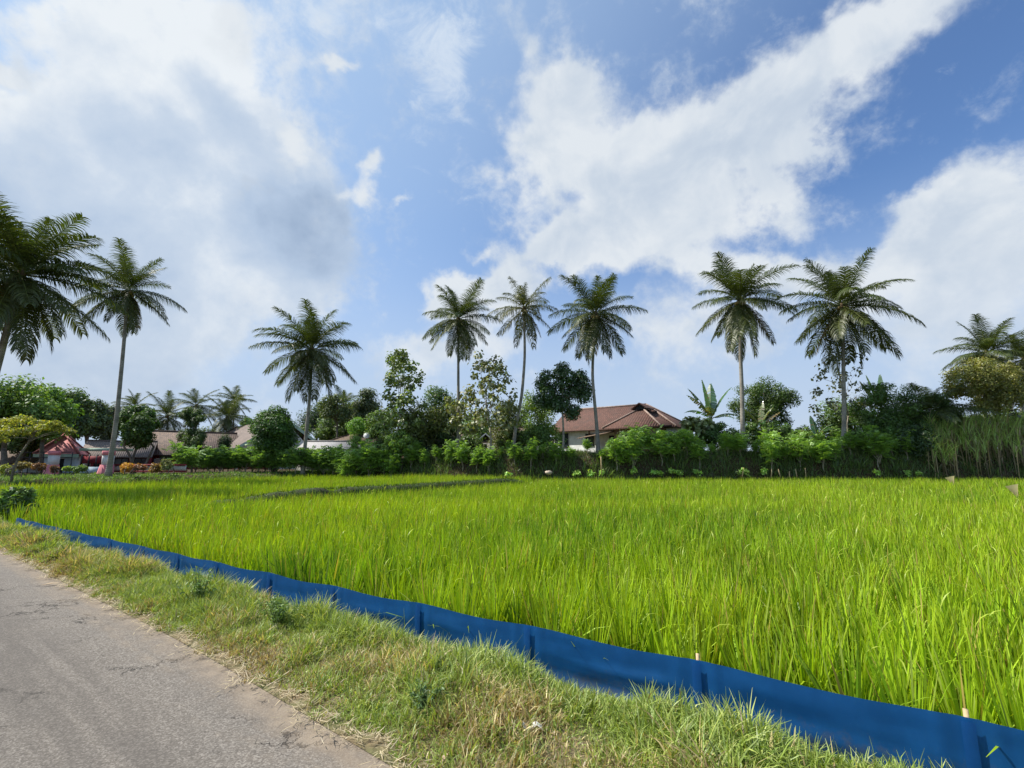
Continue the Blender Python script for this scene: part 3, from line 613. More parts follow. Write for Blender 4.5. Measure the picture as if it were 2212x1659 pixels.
palm('coconut palm cut by the right edge of the picture', 2212, 775, 42, 3.3, 2205, 28, 4, None, tr=.17, seed=10, lo=-45)
palm('young stemless coconut palm behind the sugarcane', 2013, 895, 37, 3.2, 2013, 16, 0, None, tr=.12, seed=11, lo=20, dead=0)
# distant palms
palm('distant coconut palm directly behind the round clipped tree', 291, 880, 75, 3.2, 291, 18, 0, None, seed=12, dead=0)
palm('distant coconut palm rising over the mottled tile roof, just right of the round tree', 362, 900, 70, 4.0, 362, 20, 0, None, seed=13, dead=0)
palm('distant coconut palm seen above the two-tier topiary tree', 424, 877, 75, 3.7, 424, 18, 0, None, seed=14, dead=0)
palm('distant coconut palm behind the hall roof, lower of the pair', 490, 902, 72, 3.9, 490, 20, 0, None, seed=15, dead=0)
palm('distant coconut palm behind the hall roof, higher of the pair', 505, 868, 80, 3.5, 505, 18, 0, None, seed=16, dead=0)
palm('small distant coconut palm among the dark trees left of the tall large-leaved tree', 742, 875, 65, 2.8, 742, 18, 0, None, seed=17, dead=0)

# ---- broadleaf trees, left to right
DK = (.040, .072, .020); MD = (.062, .112, .024); LT = (.085, .15, .025); OL = (.085, .10, .028); BR = (.10, .17, .022)
tree('broadleaf_tree', 'tall dark green tree at the left edge behind the yellow-green tree', 'tree', 15, 800, 975, 95, 36, MD, .24, 34, 330, crad=.33, tr=.22)
tree('broadleaf_tree', 'bright-topped green tree left of the guardhouse roof', 'tree', 95, 822, 960, 62, 40, (.06, .12, .02), .24, 26, 330, tr=.18)
tree('broadleaf_tree', 'tree whose top shows just left of the guardhouse roof apex', 'tree', 145, 826, 965, 48, 46, DK, .24, 24, 320, tr=.2)
tree('broadleaf_tree', 'dark grey-green wood-edge tree directly above the guardhouse roof', 'tree', 190, 852, 965, 46, 54, (.035, .058, .02), .24, 24, 320, tr=.2)
tree('broadleaf_tree', 'dark tree touching the slender palm trunk, over the brown tiled roof', 'tree', 235, 872, 968, 42, 60, (.035, .055, .02), .26, 22, 300, tr=.2)
tree('broadleaf_tree', 'low dark tree filling the gap left of the guardhouse', 'tree', 50, 900, 1000, 80, 42, DK, .24, 26, 300, tr=.2)
tree('spreading_tree', 'small yellow-green tree with flat layered branches in front of the guardhouse', 'tree', 78, 895, 962, 92, 27, (.15, .17, .03), .13, 0, 190, base_px=32, tr=.07, depth=.7, flat=.45,
     extra=([(5, 925, 0), (25, 910, .4), (50, 905, -.4), (60, 930, 0), (85, 914, .6), (100, 922, -.3), (125, 922, 0), (142, 928, .4), (152, 932, 0), (30, 932, -.5), (-25, 930, 0), (-10, 915, 0), (72, 935, .3), (118, 914, -.3), (0, 948, .3)],
            [22, 20, 20, 18, 17, 15, 14, 12, 9, 20, 24, 20, 11, 12, 14]))
def dome(px, top, bot, hw, Y, n, cone=0.0):
    cs = []; 
    for k in range(n):
        u = unit(rng.normal(size=3)); u *= rng.random() ** .25; cs.append((px + u[0] * hw * .80, (top + bot) / 2 + u[1] * (bot - top) / 2 * .82, u[2] * hw * .8 * Y / 1000))
    return cs
e = dome(297, 872, 968, 50, 40, 60)
tree('round_tree', 'dark round clipped tree on bare stems, right of the slender palm trunk', 'tree', 297, 872, 968, 50, 40, (.028, .062, .010), .15, 0, 420, tr=.10, stems=3, extra=(e, [13] * 60), shell=.7, limbs=False)
e = dome(417, 878, 922, 30, 42, 22) + dome(414, 925, 976, 36, 42, 26)
tree('topiary_tree', 'small dark tree trimmed into an upper and a lower tier', 'tree', 417, 878, 976, 36, 42, (.032, .058, .014), .12, 0, 260, tr=.09, extra=(e, [9] * 22 + [11] * 26), shell=.6)
tree('conifer', 'small dark cone-shaped conifer in front of the hall gable', 'conifer', 484, 934, 1000, 22, 43, (.02, .036, .012), .10, 26, 260, tr=.05, shape='cone', crad=.42)
tree('broadleaf_tree', 'light green distant tree left behind the egg-shaped tree', 'tree', 535, 893, 960, 32, 72, LT, .25, 14, 240, tr=.15)
e = dome(592, 876, 985, 52, 43, 80); e = [(592 + (x_ - 592) * (1 if y_ > 925 else .62 + .38 * (y_ - 873) / 52), y_, z_) for x_, y_, z_ in e]
tree('egg_shaped_tree', 'large dense dark egg-shaped clipped tree hiding the hall gable', 'tree', 592, 873, 990, 54, 43, (.028, .068, .010), .16, 0, 440, tr=.14, stems=2, extra=(e, [17] * 80), shell=.7, limbs=False)
tree('broadleaf_tree', 'very dark tree behind the trunk of the thick-crowned palm', 'tree', 686, 858, 965, 50, 70, (.02, .042, .012), .2, 26, 320, tr=.2)
tree('broadleaf_tree', 'airy tree with pale sky gaps between the palm and the dark dome tree', 'tree', 728, 842, 925, 42, 60, (.05, .075, .025), .24, 26, 130, tr=.16, crad=.3)
tree('broadleaf_tree', 'grey-green tall dome tree left of the tall large-leaved tree', 'tree', 788, 826, 940, 36, 62, (.045, .065, .026), .22, 24, 330, tr=.22)
tree('broadleaf_tree', 'dark low tree mass behind the hipped tile roof', 'tree', 735, 885, 960, 80, 64, DK, .22, 32, 300, tr=.2)
tree('bush_tree', 'bright yellow-green rounded bushy tree above the hipped tile roof', 'tree', 776, 893, 950, 28, 57, (.085, .18, .022), .13, 16, 330, tr=.08)
tree('broadleaf_tree', 'mid green tree filling the belt behind the hipped roof ridge', 'tree', 745, 862, 975, 60, 68, MD, .22, 34, 280, tr=.2)
tree('broadleaf_tree', 'green tree between the grey-green dome tree and the pointed large-leaved tree', 'tree', 828, 868, 975, 42, 56, MD, .2, 28, 260, tr=.16)
tree('broadleaf_tree', 'tree of the far belt behind the two middle palm trunks', 'tree', 1020, 880, 985, 62, 58, MD, .2, 34, 240, tr=.16)
tree('broadleaf_tree', 'tree of the far belt left of the white cottage gablets', 'tree', 1130, 885, 985, 50, 60, MD, .2, 28, 240, tr=.16)
tree('broadleaf_tree', 'distant tree belt crown above the mottled roof, right of the topiary', 'tree', 450, 915, 990, 60, 85, (.06, .09, .035), .26, 26, 240, tr=.2)
tree('broadleaf_tree', 'olive leafy tree behind the grey shed roof', 'tree', 712, 918, 965, 34, 62, (.06, .10, .02), .16, 14, 260, tr=.1)
TK = (.075, .11, .032)
def teak(label, px, top, bot, hw, Y, n, base_px, trk=.09, per=38, leaf=.25, cone=.6, group=None, col=TK):
    cs = []; rd = []
    for k in range(n):
        h_ = (k + .5) / n; a_ = k * 2.4; r_ = rng.uniform(.3, 1.25) * (1 - cone * h_ ** 1.3) ; cs.append((px + math.cos(a_) * r_ * hw, bot + (top - bot) * h_ + rng.normal(0, 4), math.sin(a_) * r_ * hw * Y / 1000)); rd.append(rng.uniform(10, 17))
    return tree('large_leaved_tree', label, 'tree', px, top, bot, hw, Y, col, leaf, 0, per, ratio=.8, base_px=base_px, tr=trk, extra=(cs, rd), shell=.3, droop=.9, up=.8, group=group, bark=M_palebark, mat=M_glossy, flat=.9)
teak('tall thin-trunked tree with big leaves and a pointed crown, first of the large-leaved trees', 866, 758, 925, 50, 40, 50, 858, per=40)
tree('broadleaf_tree', 'brownish green tree just right of the tall pointed large-leaved tree', 'tree', 905, 860, 995, 66, 41, (.06, .08, .02), .16, 34, 260, tr=.13)
tree('broadleaf_tree', 'dark round tree with dense twigs left of the straight thin palm', 'tree', 948, 820, 985, 62, 43, (.035, .07, .02), .17, 56, 190, tr=.14, crad=.3)
teak('short pale-leaved large-leaved tree standing at the straight thin palm trunk', 998, 850, 935, 34, 39, 20, 985, per=36, col=(.11, .13, .045), cone=.3, trk=.07)
teak('airy large-leaved tree with sky showing through, between two palm trunks', 1057, 772, 930, 60, 37, 52, 1060, per=30, col=(.085, .10, .04), cone=.55)
tree('broadleaf_tree', 'brown-green twiggy tree behind the foot of the leaning palm', 'tree', 1095, 850, 995, 48, 41, (.07, .09, .025), .13, 40, 240, tr=.08)
tree('broadleaf_tree', 'light green loose young tree right of the leaning palm trunk', 'tree', 1165, 822, 990, 52, 43, (.08, .13, .025), .16, 44, 130, tr=.07, crad=.26)
e = [(1178, 812, 0), (1170, 830, .5), (1182, 850, -.4), (1165, 862, 0), (1192, 838, .6), (1207, 808, 0), (1215, 795, .3), (1228, 812, -.4), (1212, 828, 0), (1235, 830, .5), (1240, 848, 0), (1260, 825, 0), (1265, 842, .4), (1262, 858, -.3), (1250, 838, 0),
     (1205, 862, .4), (1220, 870, 0), (1198, 872, -.3), (1212, 880, .2), (1240, 885, 0), (1235, 895, .2), (1180, 872, 0), (1222, 848, .3), (1252, 812, .2)]
tree('jackfruit_tree', 'dark glossy clumpy tree with pale forked trunk left of the tiled house', 'tree', 1215, 795, 900, 55, 38, (.024, .052, .014), .17, 0, 420, ratio=.6, base_px=1216, tr=.10, extra=(e, [17] * 24), shell=.5, bark=M_palebark, mat=M_glossy)
tree('broadleaf_tree', 'low leafy green tree hiding the left end of the white wall', 'tree', 1172, 905, 985, 48, 39, (.05, .095, .018), .13, 26, 240, tr=.06)
tree('broadleaf_tree', 'broad dark dense tree behind the pale ringed palm trunk', 'tree', 1650, 812, 940, 74, 43, (.032, .06, .013), .15, 60, 250, tr=.2, crad=.25, depth=.7)
tree('large_leaved_shrub', 'low large-leaved shrub with whitish leaves beside the brick house wing', 'shrub', 1506, 893, 945, 44, 38, (.10, .13, .05), .32, 12, 50, ratio=.85, tr=.05, mat=M_glossy, crad=.4, up=.9)
teak('thin curved large-leaved tree growing behind the wide-crowned palm', 1812, 735, 905, 56, 38.5, 34, 1862, per=17, col=(.06, .072, .04), cone=.1, trk=.07)
tree('broadleaf_tree', 'mid green tree behind the flared-foot palm trunk', 'tree', 1812, 850, 985, 58, 42, (.05, .09, .02), .16, 40, 200, tr=.1)
tree('feathery_tree', 'dark feathery tree left of the young coconut palm', 'tree', 1925, 805, 985, 82, 37.5, (.038, .078, .014), .17, 80, 250, ratio=.35, tr=.12, crad=.24, flat=.55)
tree('feathery_tree', 'dark feathery tree right of the young coconut palm', 'tree', 2020, 835, 975, 72, 38, (.038, .075, .015), .17, 60, 250, ratio=.35, tr=.12, crad=.26, flat=.55)
tree('broadleaf_tree', 'large yellow-brown leafy tree above the sugarcane', 'tree', 2130, 768, 900, 92, 36.5, (.10, .112, .028), .14, 95, 190, tr=.13, crad=.24, depth=.6)
teak('large-leaved tree with dark hanging leaves at the right edge', 2185, 810, 905, 60, 38.5, 26, 2180, per=22, col=(.05, .06, .035), cone=.2, trk=.09)

# ---- hedge shrubs: feathery compound leaves on forked pale stems
ORD = ['first', 'second', 'third', 'fourth', 'fifth', 'sixth', 'seventh', 'eighth', 'ninth', 'tenth', 'eleventh', 'twelfth', 'thirteenth', 'fourteenth', 'fifteenth', 'sixteenth', 'seventeenth', 'eighteenth', 'nineteenth', 'twentieth']
ORD = ORD + ['twenty-' + q for q in ORD[:9]] + ['thirtieth'] + ['thirty-' + q for q in ORD[:9]] + ['fortieth'] + ['forty-' + q for q in ORD[:9]]
def feather_shrub(seed, h, r, ns, col, stemh=.9, leafl=.42, trunkc=None):
    """crown of ns pinnate leaves; returns crown mesh and trunk mesh"""
    global rng
    keep = rng; rng = np.random.default_rng(seed)
    nb = 6; tips = []; b = MB()
    base = np.zeros(3); fk = np.array([rng.normal(0, .06), 0, stemh * rng.uniform(.45, .8)]); limb(b, base, fk, .035, .028, .05)
    for k in range(nb):
        a_ = k * 2.4; tip = np.array([math.cos(a_) * r * rng.uniform(.2, .75), math.sin(a_) * r * rng.uniform(.2, .75), h * rng.uniform(.62, .98)]); limb(b, fk * rng.uniform(.5, 1), tip, .022, .006, .0); tips.append(tip)
    tips = np.array(tips); k = rng.integers(nb, size=ns); f = rng.uniform(.25, 1.0, ns)[:, None]
    p = fk * (1 - f) + tips[k] * f + rng.normal(0, .16 * r, (ns, 3)); a_ = rng.uniform(0, 6.28, ns); e_ = rng.uniform(-.1, 1.1, ns)
    d = np.stack([np.cos(a_) * np.cos(e_), np.sin(a_) * np.cos(e_), np.sin(e_)], -1); L = leafl * rng.uniform(.7, 1.25, ns)
    VV, CC = [], []; m_ = 7
    for j in range(m_):
        s = (j + 1) / m_; q = p + d * (L * s)[:, None] + np.array([0, 0, -1.0]) * (L * .38 * s * s)[:, None]
        for sg_ in (-1, 1):
            sd_ = unit(np.cross(d, np.array([0, 0, 1.0])) * sg_ + d * .5 + np.array([0, 0, -.25]) + rng.normal(0, .15, (ns, 3))); ll = (L * .36 * (1 - .5 * abs(s - .45)))[:, None]; wd = unit(d + np.array([0, 0, .2])) * (L * .085)[:, None]
            VV.append(np.stack([q, q + sd_ * ll * .5 + wd, q + sd_ * ll, q + sd_ * ll * .5 - wd], 1)); CC.append(np.array(col) * 1.5 * rng.uniform(.65, 1.4, (ns, 1)))
    V = np.concatenate(VV).reshape(-1, 3); C = np.repeat(np.concatenate(CC), 4, 0); F = np.arange(len(V)).reshape(-1, 4)
    cm = mesh_np('crown', V, F, C, M_leaf); tm = b.mesh('trunk', M_palebark, True); rng = keep
    return cm, tm
SA = [feather_shrub(50 + i, 2.5, .95, 380, (.19, .30, .07), .9) for i in range(5)]       # bright
SD = [feather_shrub(60 + i, 2.5, .9, 360, (.16, .26, .06), 1.0) for i in range(4)]         # darker
SB = [feather_shrub(70 + i, 1.9, 1.05, 380, (.13, .22, .055), .5) for i in range(4)]         # left hedge, low and full
def place_shrub(src, px, Y, top, label, group, name='hedge_shrub', cat='shrub', rz=None, dz=0):
    bp = G(px, Y, -.05 + dz); h_ = (P(px, top, Y) - bp)[2]; ref = src[0].vertices; k = max(.35, h_ / src[2])
    t = thing(name, bp, label, cat, group, rz if rz is not None else random.uniform(0, 6.28))
    t.scale = (k * random.uniform(.9, 1.1),) * 2 + (k,); link('crown', src[0], t); link('trunk', src[1], t); return t
def hgt_of(m): a_ = np.empty(len(m.vertices) * 3, dtype=np.float32); m.vertices.foreach_get('co', a_); return float(np.percentile(a_[2::3], 98))
SA = [s_ + (hgt_of(s_[0]),) for s_ in SA]; SD = [s_ + (hgt_of(s_[0]),) for s_ in SD]; SB = [s_ + (hgt_of(s_[0]),) for s_ in SB]
def near_what(px):
    for a_, b_, s_ in ((0, 800, 'under the hipped tile roof'), (800, 900, 'at the tall pointed large-leaved tree'), (900, 1030, 'around the straight thin palm'), (1030, 1150, 'around the leaning palm'), (1150, 1235, 'below the jackfruit tree'),
                       (1235, 1330, 'before the white house wall'), (1330, 1470, 'before the brick house wing'), (1470, 1560, 'below the banana plants'), (1560, 1660, 'around the ringed pale palm'),
                       (1660, 1780, 'left of the wide-crowned palm'), (1780, 1880, 'at the wide-crowned palm foot'), (1880, 3000, 'left of the sugarcane')):
        if a_ <= px < b_: return s_
xs_ = []; x_ = 742
while x_ < 2015: xs_.append(x_); x_ += random.uniform(25, 37)
cnt = {}
for i, x_ in enumerate(xs_):
    nw = near_what(x_); cnt[nw] = cnt.get(nw, 0) + 1
    brt = 1320 < x_ < 1830 and random.random() < .8; top = random.uniform(-13, 13) + (968 if x_ < 840 else 962 if x_ < 900 else 960 if x_ < 1230 else 962 if x_ < 1335 else 936 if x_ < 1500 else 946 if x_ < 1800 else 940)
    Y = 0; xw = (x_ - 1106) / 1000 * 36 * CP; Y = float(np.interp(xw, FBx, FBy)) + random.uniform(.5, 1.5)
    src = (SA if brt else SD)[i % (5 if brt else 4)]
    place_shrub(src, x_, Y, top, f'{"bright" if brt else "dark"} feathery shrub {nw}, {ORD[cnt[nw]-1]} from the left', 'feathery shrubs lined up on the earth bank')
# second rank, a little behind and filling the gaps
cnt = {}; i = 0; x_ = 752
while x_ < 2000:
    if not (1225 < x_ < 1330 or 920 < x_ < 960 or 1045 < x_ < 1085):
        nw = near_what(x_); cnt[nw] = cnt.get(nw, 0) + 1
        place_shrub((SD + SA)[i % 9], x_, 38.3 + random.uniform(0, 1), (966 if x_ < 850 else 954 if x_ < 1340 else 944) + random.uniform(-14, 14), f'rear rank feathery shrub {nw}, {ORD[cnt[nw]-1]} from the left', 'rear rank of shrubs behind the bank hedge'); i += 1
    x_ += random.uniform(40, 60)
# left hedge
xs_ = [425, 452, 478, 508, 532, 560, 585, 612, 640, 676, 700, 722]
for i, x_ in enumerate(xs_):
    place_shrub(SB[i % 4], x_, 42 + (x_ > 640) * .6 + random.uniform(-.6, .6), [968, 975, 970, 978, 968, 974, 966, 972, 970, 975, 972, 966][i], f'light green low hedge shrub at the far field edge, {ORD[i]} from the left of twelve', 'low light green hedge shrubs between the school yard and the field')
for i, x_ in enumerate([441, 465, 495, 520, 547, 574, 600, 627, 655, 688, 712, 738]):
    place_shrub(SB[(i + 2) % 4], x_, 44.5, 973 + random.uniform(-3, 4), f'low hedge shrub of the back row left of the hipped roof, {ORD[i]} from the left', 'back row of low light green hedge shrubs')
place_shrub(SB[1], 395, 38, 962, 'silvery feathery shrub with long arching leaves right of the white baluster fence', None)
tree('leafy_shrub', 'tall light green leafy shrub in front of the grey shed end', 'shrub', 772, 938, 1010, 26, 40, (.085, .15, .03), .12, 22, 110, tr=.05, crad=.3)
tree('leafy_shrub', 'light green bush at the trunk of the tall pointed large-leaved tree', 'shrub', 866, 925, 985, 40, 39, (.085, .15, .03), .16, 24, 160, tr=.05, crad=.3)
tree('leafy_shrub', 'green leafy bush below the brown banana plant', 'shrub', 1648, 905, 965, 60, 38.2, (.05, .095, .02), .14, 34, 200, tr=.05, crad=.3)
tree('leafy_shrub', 'dark leafy bush below the tall banana plant', 'shrub', 1540, 905, 970, 52, 38.2, (.04, .08, .02), .14, 34, 200, tr=.05, crad=.3)
tree('leafy_shrub', 'low spreading bush right of the dark round tree, against the sky', 'shrub', 1745, 915, 965, 70, 41, (.07, .125, .025), .15, 34, 180, tr=.05, crad=.35)
tree('leafy_shrub', 'dark bush right of the wide-crowned palm foot', 'shrub', 1890, 905, 985, 60, 36.6, (.045, .09, .02), .14, 40, 200, tr=.05, crad=.3)
tree('leafy_shrub', 'dark bush at the left side of the sugarcane', 'shrub', 1968, 905, 1005, 50, 36, (.03, .06, .018), .14, 44, 200, tr=.05, crad=.3)
tree('leafy_shrub', 'very dark bush behind the sugarcane', 'shrub', 2080, 890, 990, 90, 39, (.035, .06, .018), .16, 50, 180, tr=.05, crad=.3)
tree('leafy_shrub', 'round bush behind the leaning palm base', 'shrub', 1105, 920, 975, 40, 40, (.05, .085, .02), .13, 24, 180, tr=.05, crad=.3)
tree('leafy_shrub', 'dark shaded bush under the brownish tree', 'shrub', 925, 925, 985, 60, 41.5, (.03, .055, .018), .14, 34, 180, tr=.05, crad=.3)
for i, (x_, hw_, Y_, lb) in enumerate([(1355, 40, 40.5, 'bush half hidden behind the hedge before the brick wing'), (1480, 40, 41, 'bush behind the hedge at the corner of the brick wing'), (1585, 45, 42, 'bush behind the hedge left of the ringed pale palm'), (1690, 45, 43, 'bush behind the hedge right of the yellowing banana'),
        (1760, 48, 44, 'bush behind the hedge in the open sky gap'), (1835, 45, 42, 'bush behind the foot of the wide-crowned palm'), (1930, 50, 41, 'bush under the left dark feathery tree'), (2020, 50, 41, 'bush under the young stemless palm'), (840, 50, 44, 'bush behind the pointed large-leaved tree trunk'), (1010, 45, 46, 'bush behind the straight thin palm trunk')]):
    tree('leafy_shrub', lb, 'shrub', x_, 925, 998, hw_, Y_, (.045, .08, .018), .16, 30, 150, tr=.04, crad=.4, depth=.5)
# croton and garden shrubs along the guardhouse fence
for i, (x_, t_, y0, c_, lb) in enumerate([(16, 1000, 1030, (.16, .20, .04), 'yellow-green garden shrub at the left edge below the thin tree'), (53, 992, 1022, (.10, .09, .03), 'brownish garden shrub left of the first pink pillar'),
        (84, 1000, 1020, (.12, .07, .03), 'dark reddish low shrub at the foot of the first pink pillar'), (116, 1005, 1022, (.10, .06, .035), 'small dark red shrub in front of the dark gate'), (146, 1008, 1020, (.13, .20, .05), 'tiny yellow-green shrub in front of the blue wall'),
        (171, 1003, 1024, (.07, .12, .03), 'small forked green shrub between the blue wall and the red wall'), (275, 995, 1027, (.28, .17, .03), 'yellow and orange croton shrub right of the palm foot'), (300, 1000, 1025, (.13, .07, .03), 'reddish brown croton shrub by the baluster fence'),
        (334, 1000, 1024, (.15, .10, .03), 'brown and yellow croton shrub in the middle of the baluster fence'), (362, 985, 1025, (.10, .12, .04), 'tall loose croton shrub at the right end of the baluster fence')]):
    Y = 31 if x_ < 260 else 33.5; hw = {84: 13, 116: 9, 146: 9}.get(x_, 15)
    tree('garden_shrub', lb, 'shrub', x_, t_, t_ + (y0 - t_) * .85, hw, Y, c_, .11, 12, 90, tr=.035, crad=.45, group='garden shrubs along the yard fence', stems=2)

# ---- banana plants
M_ban = leafmat('banana_leaf', .42, .3, .10, (1.2, 1.25, .4)); M_banst = pbr('banana_stem', (.16, .19, .07), .6, base2=(.20, .14, .07), vscale=6)
def banana_leaf(L, W, e0, droop, c, seed, torn=.5):
    rs = np.random.default_rng(seed); n = 26; s = np.linspace(0, 1, n); th = R(e0) - R(droop) * s ** 1.6; mid = (th[:-1] + th[1:]) / 2; st = L / (n - 1)
    x = np.concatenate([[0], np.cumsum(np.cos(mid) * st)]); z = np.concatenate([[0], np.cumsum(np.sin(mid) * st)]); b = MB()
    path = np.stack([x, 0 * x, z], -1); b.tube(path, np.linspace(.03, .006, n), 4, (.20, .26, .08))
    for sg_ in (-1, 1):
        for i in range(3, n - 1):
            if rs.random() < torn * .12: continue
            w_ = W * .5 * math.sin(math.pi * min(1, (s[i] - .08) / .92) ** .7) ** .6 * rs.uniform(.86, 1.03); dr = -.15 - rs.random() * torn * .8 - .3 * s[i]; gap = rs.uniform(0, .25) * torn
            p0, p1 = path[i], path[i] * gap + path[i + 1] * (1 - gap); o = np.array([.12 * w_, sg_ * w_ * math.cos(dr), w_ * math.sin(dr) + .05]); cc = np.array(c) * rs.uniform(.8, 1.2)
            if rs.random() < torn * .25: cc = np.array([.22, .15, .05]) * rs.uniform(.6, 1.2)
            b.add([p0, p1, p1 + o, p0 + o], np.array([(0, 1, 2, 3)]), cc)
    return b.mesh('leaf', M_ban)
def banana(label, px, topc, Y, specs, base_px=None, sh=None, name='banana_plant'):
    bp = G(base_px or px, Y, -.1); t = thing(name, bp, label, 'banana plant'); top = P(px, topc, Y) - bp
    b = MB(); limb(b, np.zeros(3), top, .13, .07, .02, 9); b.build('stem', M_banst, t, True)
    for i, (L, W, e, dr, az_, c, to) in enumerate(specs): link('leaf', banana_leaf(L, W * 1.4, e, dr, tuple(1.25 * q for q in c), i + int(px), to), t, top, (0, 0, R(az_)))
gb = (.05, .125, .03); gy = (.14, .17, .04); gbr = (.24, .17, .05)
banana('tall banana plant with broad upright green leaves right of the brick wing', 1537, 905, 39, [(3.3, .75, 78, 12, 60, gb, .1), (3.4, .7, 84, 10, 180, gb, .1), (3.2, .7, 66, 25, 170, gb, .5), (3.0, .65, 60, 45, 190, (.10, .12, .04), .9), (3.2, .7, 70, 35, -20, gb, .4),
       (2.6, .7, 40, 75, 185, gb, .3), (2.4, .65, 30, 70, -10, gb, .3), (2.2, .7, 20, 60, -60, gb, .2), (2.4, .6, 55, 90, 240, gy, .6), (2.0, .5, -10, 60, 175, gbr, 1)])
banana('yellowing torn banana plant in front of the dark round tree', 1643, 920, 38.6, [(2.2, .5, 80, 15, 30, gy, .8), (2.1, .5, 60, 30, 175, gy, .8), (2.2, .55, 42, 25, 5, gbr, .8), (1.9, .5, 70, 40, -30, gy, .8), (1.9, .5, 30, 70, 170, gb, .6), (1.8, .5, 10, 70, 10, gy, .8), (2.0, .5, 35, 90, 250, gb, .6), (1.4, .4, -40, 40, 200, gbr, 1)])
banana('banana plant with pale green drooping leaves low beside the wide-crowned palm', 1765, 945, 39.5, [(2.2, .55, 50, 80, 0, (.13, .23, .05), .2), (2.2, .55, 45, 85, 175, (.13, .23, .05), .3), (2.0, .5, 80, 20, 90, gb, .1), (1.9, .5, 60, 60, -40, gb, .3), (1.8, .5, 20, 60, 220, gb, .5)])
banana('banana plant with stiff upright leaves rising behind the dark feathery tree', 1905, 885, 41, [(3.3, .6, 78, 8, 160, gb, .1), (3.0, .6, 64, 10, 170, (.025, .05, .02), .1), (3.2, .6, 86, 6, 20, gb, .1), (2.6, .6, 30, 50, 175, gb, .3), (2.4, .6, 30, 50, 5, gb, .3)])
banana('banana plant with one bright folded leaf low in the dark trees', 1880, 925, 37, [(2.0, .5, 30, 60, 180, (.12, .22, .05), .2), (2.0, .5, 40, 70, 10, (.10, .2, .04), .2), (1.8, .5, 70, 30, 60, gb, .2)])
banana('small banana plant in shade behind the hall gable and hedge', 712, 925, 66, [(2.2, .6, 75, 20, 170, gb, .3), (2.2, .6, 60, 50, 10, gb, .3), (2.2, .6, 60, 50, 180, gb, .3), (2, .6, 30, 60, 30, gb, .3)])

# ---- ground cover on the bank and in the yard edge
M_cover = leafmat('ground_cover', .35, .5, .04, (1.2, 1.2, .5))
def cover(n, x0, x1, d0, d1, hm, wd, cols, seg=2, cut=None):
    x = rng.uniform(x0, x1, n); d = rng.uniform(d0, d1, n); y = np.interp(x, FBx, FBy) + d; k = inview(x, y, 1.25, 2)
    pt = fbm(x * .9, y * .9); k &= pt > (cut if cut is not None else 0); x, y, pt = x[k], y[k], pt[k]; n = len(x)
    L = hm * rng.uniform(.4, 1.3, n) * (.5 + pt); base = np.stack([x, y, T(x, y) - .02], -1)
    V, F = blades(base, L, rng.uniform(0, 6.28, n), np.abs(rng.normal(.2, .35, n)), np.abs(rng.normal(.8, .5, n)), seg, wd * rng.uniform(.6, 1.4, n))
    ci = rng.integers(len(cols), size=n); c = np.array(cols)[ci] * rng.uniform(.7, 1.3, (n, 1)); return V, F, np.repeat(c, (seg + 1) * 2, 0)
LG = [(.17, .29, .045), (.22, .34, .07), (.13, .22, .04)]; BG = [(.09, .16, .04), (.13, .20, .05), (.11, .17, .05), (.22, .20, .10)]
parts = [cover(9000, -16, 44, .1, 1.3, .62, .05, [(.13, .22, .05), (.18, .27, .06), (.10, .17, .04)], cut=.42), cover(42000, -42, -7, .05, 4.5, .2, .03, LG), cover(16000, -42, -10, 4, 14, .2, .05, LG), cover(42000, -10, 44, .1, 1.9, .28, .035, BG), cover(20000, -8, 44, 1.3, 5, .30, .035, LG + BG + [(.30, .25, .14)], cut=.45)]
V, F, C = joinparts(parts)
tag(link('bank_grass', mesh_np('bank_grass', V, F, C, M_cover)), 'low grass and weeds covering the far bank and yard edge', 'grass', kind='stuff')
# small seedlings at the foot of the dark bank
seeds = [(1098, 1022, 9), (1242, 1024, 7), (1276, 1018, 12), (1300, 1018, 10), (1370, 1002, 14), (1412, 1014, 14), (1427, 1018, 10), (1452, 1012, 15), (1470, 1016, 12), (1506, 1016, 12), (1597, 1013, 14), (1612, 1012, 16), (1650, 1014, 12), (1895, 1018, 14), (1965, 1020, 12), (1250, 1018, 9), (1985, 1020, 10)]
for i, (x_, t_, hw) in enumerate(seeds):
    Y = 34.4; tree('seedling', f'small bright green seedling at the foot of the dark bank, {ORD[i]} placed from the left' if i < 15 else ['small seedling touching the thin white pole side weeds', 'small seedling right beside the sugarcane foot'][i - 15], 'small plant', x_, t_ - 4, 1028, hw * .8, Y, (.17, .28, .06), .16, 4, 16, tr=.012, crad=.5, limbs=False, group='seedlings along the foot of the bank', dz=.1)
